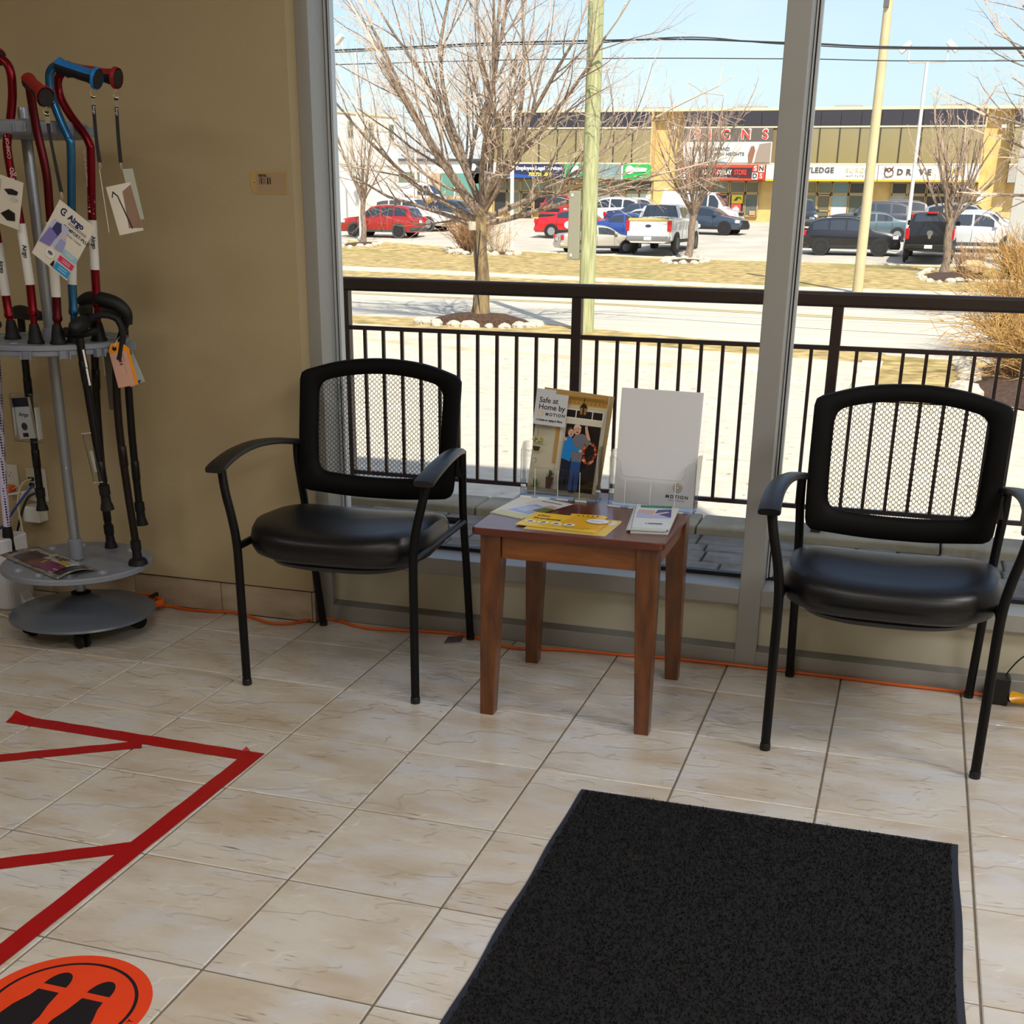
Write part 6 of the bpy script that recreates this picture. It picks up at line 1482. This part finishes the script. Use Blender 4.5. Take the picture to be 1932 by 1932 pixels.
def car(label, shape, col, loc, head, scale=1.0, glass=None, rim=RIMD, clad=False, dark_rear=False, taillight=True, name='car', cat='car', rails=False, topper=False, h=1.0, plate_z=None):
    L, W, st, wf = SHAPES[shape]; w = W/2
    paint = M('paint_%d_%d_%d' % col, col, rough=.28, coat=.7, metal=.15)
    R = empty(name, loc, math.radians(head), label, cat, None, None, scale)
    zb0 = .26 if shape != 'pickup' else .42
    def width(f): return w*(1-.10*abs(2*f-1)**5-.06*max(0, f-.9)*6)
    def section(f, zb, zr):
        x = (f-.5)*L; ww = width(f)
        if topper and f < .345: zr = 1.92 if .012 < f else zr
        g = zr is not None
        zr_ = zr*h if g else zb+.035
        k = min(1, max(0, (zr_-zb)/.55)) if g else .12
        wr = ww*(.97-.20*k)
        return [(x, ww*.80, zb0), (x, ww*.97, zb0+.10), (x, ww, zb*.55+.1), (x, ww*1.0, zb-.12), (x, ww*.965, zb), (x, wr, zr_-.045*k-.004), (x, wr*.86, zr_), (x, 0, zr_+.025)]
    S_ = [section(*s) for s in st]
    half = len(S_[0])
    rows = [[Vector(p) for p in s]+[Vector((p[0], -p[1], p[2])) for p in s[-2::-1]] for s in S_]
    mb = MB(); mb.grid(rows); n = len(rows[0]); kk = len(mb.v)
    mb.f += [tuple(range(n)), tuple(range(kk-n, kk))]; mb.mi += [0, 0]
    b = mb.build('body', paint, R, smooth=True)
    gm = glass or CGL
    gi = [i for i, s in enumerate(st) if (s[2] is not None or (topper and s[0] < .345 and s[0] > .02))]
    def interp(i, f):   # section at fraction f between stations
        for k in range(len(st)-1):
            if st[k][0] <= f <= st[k+1][0]:
                t = (f-st[k][0])/(st[k+1][0]-st[k][0]); return [Vector(a).lerp(Vector(c), t) for a, c in zip(S_[k], S_[k+1])]
    def side(f0, f1, s, t0=.12, t1=.90, mat=None, nm='side_window'):
        rr = []
        for k in range(5):
            q = interp(0, f0+(f1-f0)*k/4)
            a, c = q[4], q[5]
            rr.append([Vector((v.x, s*(abs(v.y)+.012), v.z)) for v in (a.lerp(c, t0), a.lerp(c, .5), a.lerp(c, t1))])
        MB().grid(rr).build(nm, mat or gm, R, smooth=True)
    def span(f0, f1, nm, t=.9, mat=None):
        rr = []
        for k in range(5):
            f = f0+(f1-f0)*k/4; q = interp(0, f); q2 = interp(0, min(1, f+.01)); tx = (q2[7]-q[7]).normalized(); nrm = Vector((-tx.z, 0, tx.x)); nrm = nrm if nrm.z > 0 else -nrm
            rr.append([Vector((q[6].x, y*abs(q[6].y)*t, q[6].z+(q[7].z-q[6].z)*(1-abs(y)) ))+nrm*.014 for y in (-1.08, -.5, 0, .5, 1.08)])
        MB().grid(rr).build(nm, mat or gm, R, smooth=True)
    spans = {'suv': ((.10, .255), (.275, .43), (.45, .635)), 'sedan': ((.27, .44), (.46, .66)), 'pickup': ((.36, .47), (.49, .645)), 'van': ((.46, .60), (.62, .745))}[shape]
    if topper: spans = ((.05, .31),)+spans
    for s in (-1, 1):
        for a, c in spans: side(a, c, s)
    ws = {'suv': (.585, .70), 'sedan': (.615, .73), 'pickup': (.622, .69), 'van': (.685, .80)}[shape]; rs = {'suv': (.032, .085), 'sedan': (.225, .335), 'pickup': (.336, .355), 'van': (.007, .02)}[shape]
    span(ws[0], ws[1], 'windshield'); 
    if topper: span(.013, .03, 'rear_window')
    else: span(rs[0], rs[1], 'rear_window')
    r = {'suv': .345, 'sedan': .325, 'pickup': .40, 'van': .34}[shape]
    for f in wf:
        for s in (-1, 1):
            x = (f-.5)*L; m = Matrix.Translation((x, s*(w-.10), r)) @ Matrix.Rotation(-s*PI/2, 4, 'X')
            MB().lathe([(r+.07, .0), (r+.07, .103), (r*.95, .106)], 22, m, cap=False).build('wheel_arch', CLAD if clad else TRIMB, R, smooth=True)
            wl = MB().lathe([(r*.62, -.09), (r*.95, -.10), (r, -.07), (r, .075), (r*.94, .110), (r*.66, .112), (r*.62, .09)], 24, m, cap=True).build('wheel', TYRE, R, smooth=True)
            MB().lathe([(0, .095), (r*.14, .100), (r*.18, .085), (r*.55, .094), (r*.64, .113)], 20, m).build('hub_cap', rim, wl, smooth=True)
            mb = MB()
            for q in range(6): mb.box(r*.14, r*.60, -r*.055, r*.055, .094, .112, m @ Matrix.Rotation(q*PI/3, 4, 'Z'))
            mb.build('spokes', rim if rim is RIML else M('rim_mid', (86, 86, 88), rough=.4, metal=.5), wl)
    q = interp(0, .985); zf = st[-3][1]
    zh = {'suv': .80, 'sedan': .68, 'pickup': 1.06, 'van': .86}[shape]; zt = {'suv': .96, 'sedan': .84, 'pickup': 1.10, 'van': 1.1}[shape]
    for s in (-1, 1):
        MB().box(L*.5-.36, L*.5-.10, s*(w*.86)-.10, s*(w*.86)+.10, zh-.085, zh+.075, None).build('head_lamp', LAMP_W, R, bevel=.04)
        if taillight:
            tz = (.22 if shape == 'pickup' else .12); MB().box(-L*.5-.012, -L*.5+.16, s*(w*.895)-.085, s*(w*.895)+.085, zt-tz, zt+tz).build('tail_lamp', LAMP_R, R, bevel=.03)
        mx = {'suv': .655, 'sedan': .675, 'pickup': .655, 'van': .76}[shape]; MB().box((mx-.5)*L-.10, (mx-.5)*L+.08, s*(w+.02)-.10, s*(w+.02)+.10, (1.02 if shape != 'pickup' else 1.40)*(.95 if shape == 'sedan' else 1), (1.17 if shape != 'pickup' else 1.62)*(.95 if shape == 'sedan' else 1)).build('door_mirror', paint, R, bevel=.04)
    bz = .34 if shape != 'pickup' else .50
    MB().box(-L*.5-.05, -L*.5+.28, -w*.93, w*.93, bz, bz+.20).build('rear_bumper', CLAD if clad else (M('bumper_steel', (150, 152, 154), rough=.3, metal=.6) if shape == 'pickup' and not topper else paint), R, bevel=.05)
    MB().box(L*.5-.22, L*.5+.03, -w*.84, w*.84, bz-.04, bz+.20).build('front_bumper', CLAD if clad else TRIMB, R, bevel=.05)
    MB().box(L*.5-.10, L*.5+.012, -w*.5, w*.5, zh-.14, zh+.06).build('grille', TRIMB, R, bevel=.02)
    pz_ = plate_z or (zt-.14 if shape != 'pickup' else bz+.10); MB().box(-L*.5-.06, -L*.5-.02, -.16, .16, pz_-.07, pz_+.07).build('licence_plate', PLT, R, bevel=.005)
    for s in (-1, 1): MB().box((wf[0]-.5)*L+r+.06, (wf[1]-.5)*L-r-.06, s*(w*.97)-.03, s*(w*.97)+.03, zb0+.0, zb0+.14).build('side_skirt', CLAD if clad else TRIMB, R, bevel=.02)
    for s in (-1, 1):
        mb = MB()
        for f in ((.27, .44, .655) if shape in ('suv', 'sedan') else (.35, .48, .65)):
            mb.box((f-.5)*L-.006, (f-.5)*L+.006, s*(width(f)+.002)-.004, s*(width(f)+.002)+.004, zb0+.16, .92)
        mb.build('door_gap', TRIMB, R)
    if rails:
        for s in (-1, 1): MB().tube([(-L*.36, s*w*.66, 1.64*h), (-L*.34, s*w*.66, 1.70*h), (.02, s*w*.66, 1.72*h), (.06*L, s*w*.66, 1.66*h)], .02, 6).build('roof_rail', TRIMB, R)
    if shape == 'pickup' and not topper:
        MB().box(-L*.5+.10, -L*.5+1.75, -w*.80, w*.80, 1.385, 1.425).build('bed_opening', TRIMB, R)
    return R, L, W
def at(x, y): return (x, y, hz(y)+.01)
car('metallic red crossover with a dark rear window, behind the slim tree at left', 'suv', (164, 34, 30), at(-27.5, 65.9), 177, 1.02, clad=True)
car('white SUV parked behind the metallic red crossover', 'suv', (222, 222, 220), at(-28.0, 71.7), -4, 1.10, rim=RIML, clad=True)
car('dark grey car peeking out behind the white SUV at left', 'sedan', (62, 66, 66), at(-26.7, 75.2), -4, 1.12)
r_, L_, W_c = car('bright red sedan with a white badge on its rear door, left of the utility pole', 'sedan', (196, 20, 30), at(-16.55, 68.2), 3, 1.02, rim=RIML)
MB().prism(circ(-.45, .66, .21, .19), 0, .012, Matrix.Translation((0, -W_c/2-.004, 0)) @ Matrix.Rotation(PI/2, 4, 'X')).build('door_badge', WSL, r_)
car('red SUV facing the street in front of the shop windows', 'suv', (176, 28, 30), at(-21.6, 81.8), -84, 1.05)
car('white hatchback SUV nose-in behind the bright red sedan', 'suv', (222, 222, 220), at(-17.4, 78.9), 176, 1.04)
car('silver-beige sedan between the utility pole and the white pickup', 'sedan', (176, 170, 158), at(-13.15, 58.7), 30, .86, rim=RIML)
r_, L_, W_c = car('white pickup truck with a yellow-topped tailgate, parked tail towards the street', 'pickup', (220, 220, 216), at(-10.15, 60.2), 87, 1.10, name='pickup_truck', cat='pickup truck')
MB().box(-L_/2-.012, -L_/2+.10, -W_c*.43, W_c*.43, 1.30, 1.40).build('yellow_trim', YEL, r_, bevel=.01)
MB().prism(circ(0, 1.10, .13, .055), 0, .012, Matrix.Translation((-L_/2-.012, 0, 0)) @ Matrix(((0, 0, 1, 0), (1, 0, 0, 0), (0, 1, 0, 0), (0, 0, 0, 1)))).build('oval_badge', M('badge_blue', (40, 56, 96), rough=.3), r_)
car('blue sedan roof showing behind the silver-beige sedan', 'sedan', (40, 70, 140), at(-13.0, 65.5), 3, 1.0)
car('dark blue convertible-topped car behind the blue sedan', 'sedan', (44, 56, 96), at(-14.5, 76.2), 4, 1.04)
car('light blue-white sedan beside the dark blue car', 'sedan', (196, 206, 216), at(-12.9, 70.0), 4, 1.02)
car('white van parked by the SIGNS shop, its nose to the right', 'van', (222, 224, 226), at(-11.6, 79.7), -6, .98, name='van', cat='van')
car('dark slate car half hidden behind the white pickup and tree', 'sedan', (58, 70, 88), at(-10.3, 73.4), -10, 1.02)
car('white hatchback behind the dark blue car, mostly hidden', 'suv', (216, 218, 220), at(-15.9, 82.2), 4, .96)
car('black SUV parked side-on behind the beige street pole', 'suv', (26, 28, 34), at(-1.3, 60.9), 1, .98, rim=RIMD, rails=True)
car('dark blue-black SUV facing the street beside the mullion', 'suv', (44, 52, 66), at(-5.4, 77.8), -82, 1.06)
car('teal-grey sedan behind the black SUV', 'sedan', (84, 104, 112), at(-.9, 70.2), 186, 1.0, rim=RIML)
car('dark grey SUV behind the teal-grey sedan, tail to the right', 'suv', (64, 68, 76), at(-1.2, 75.0), 184, 1.08)
car('maroon-grey wagon furthest behind the black SUV', 'suv', (96, 82, 84), at(-.2, 79.2), 186, 1.05)
r_, L_, W_c = car('black pickup truck with a canopy, parked tail towards the street', 'pickup', (16, 16, 18), at(2.30, 59.2), 88, 1.03, topper=True, name='pickup_truck', cat='pickup truck')
MB().prism([(-.13, 1.12), (-.10, 1.22), (0, 1.25), (.10, 1.22), (.13, 1.12), (.07, 1.04), (.05, .94), (0, .90), (-.05, .94), (-.07, 1.04)], 0, .02, Matrix.Translation((-L_/2-.02, 0, 0)) @ Matrix(((0, 0, 1, 0), (1, 0, 0, 0), (0, 1, 0, 0), (0, 0, 0, 1)))).build('chrome_badge', CHROME, r_)
MB().box(-L_/2+.02, -L_/2+.10, -.22, .22, 1.90, 1.97).build('brake_lamp', LAMP_R, r_, bevel=.01)
car('white-silver SUV right of the black pickup', 'suv', (206, 208, 208), at(4.45, 64.3), -2, 1.08, rim=RIML, clad=True)
car('silver crossover behind the black pickup, nearest the shop', 'suv', (158, 160, 162), at(4.1, 73.4), -6, 1.1)
car('pale silver SUV between the silver crossover and the white-silver SUV', 'suv', (196, 198, 200), at(4.9, 68.6), -4, 1.02)
car('white box van in front of the far low building', 'van', (222, 222, 220), at(-44.9, 116), -2, 1.15, name='van', cat='van')
car('small white car beside the far white box van', 'sedan', (222, 222, 222), at(-46.6, 110), 4, 1.0)
tr = empty('box_trailer', (-52, 112, hz(112)), 0, 'red and white panel trailer at the corner of the white building, far back', 'trailer')
MB().box(-55, -51.0, 111, 113, hz(112)+.6, hz(112)+2.6).build('red_box', M('trailer_red', (196, 40, 44), rough=.5), tr, world=True); MB().box(-50.95, -50.1, 111, 113, hz(112)+.6, hz(112)+2.5).build('white_end', WSL, tr, world=True)
MB().box(-53.2, -51.3, 110.97, 111.0, hz(112)+1.5, hz(112)+2.2).build('white_patch', WSL, tr, world=True)
for x in (-54, -51.6): MB().lathe([(.35, -.1), (.35, .1)], 14, Matrix.Translation((x, 111.1, hz(112)+.35)) @ Matrix.Rotation(PI/2, 4, 'X')).build('wheel', TYRE, tr, world=True)
MB().box(-55, -50.2, 111.1, 112.9, hz(112)+.45, hz(112)+.6).build('chassis', TRIMB, tr, world=True)
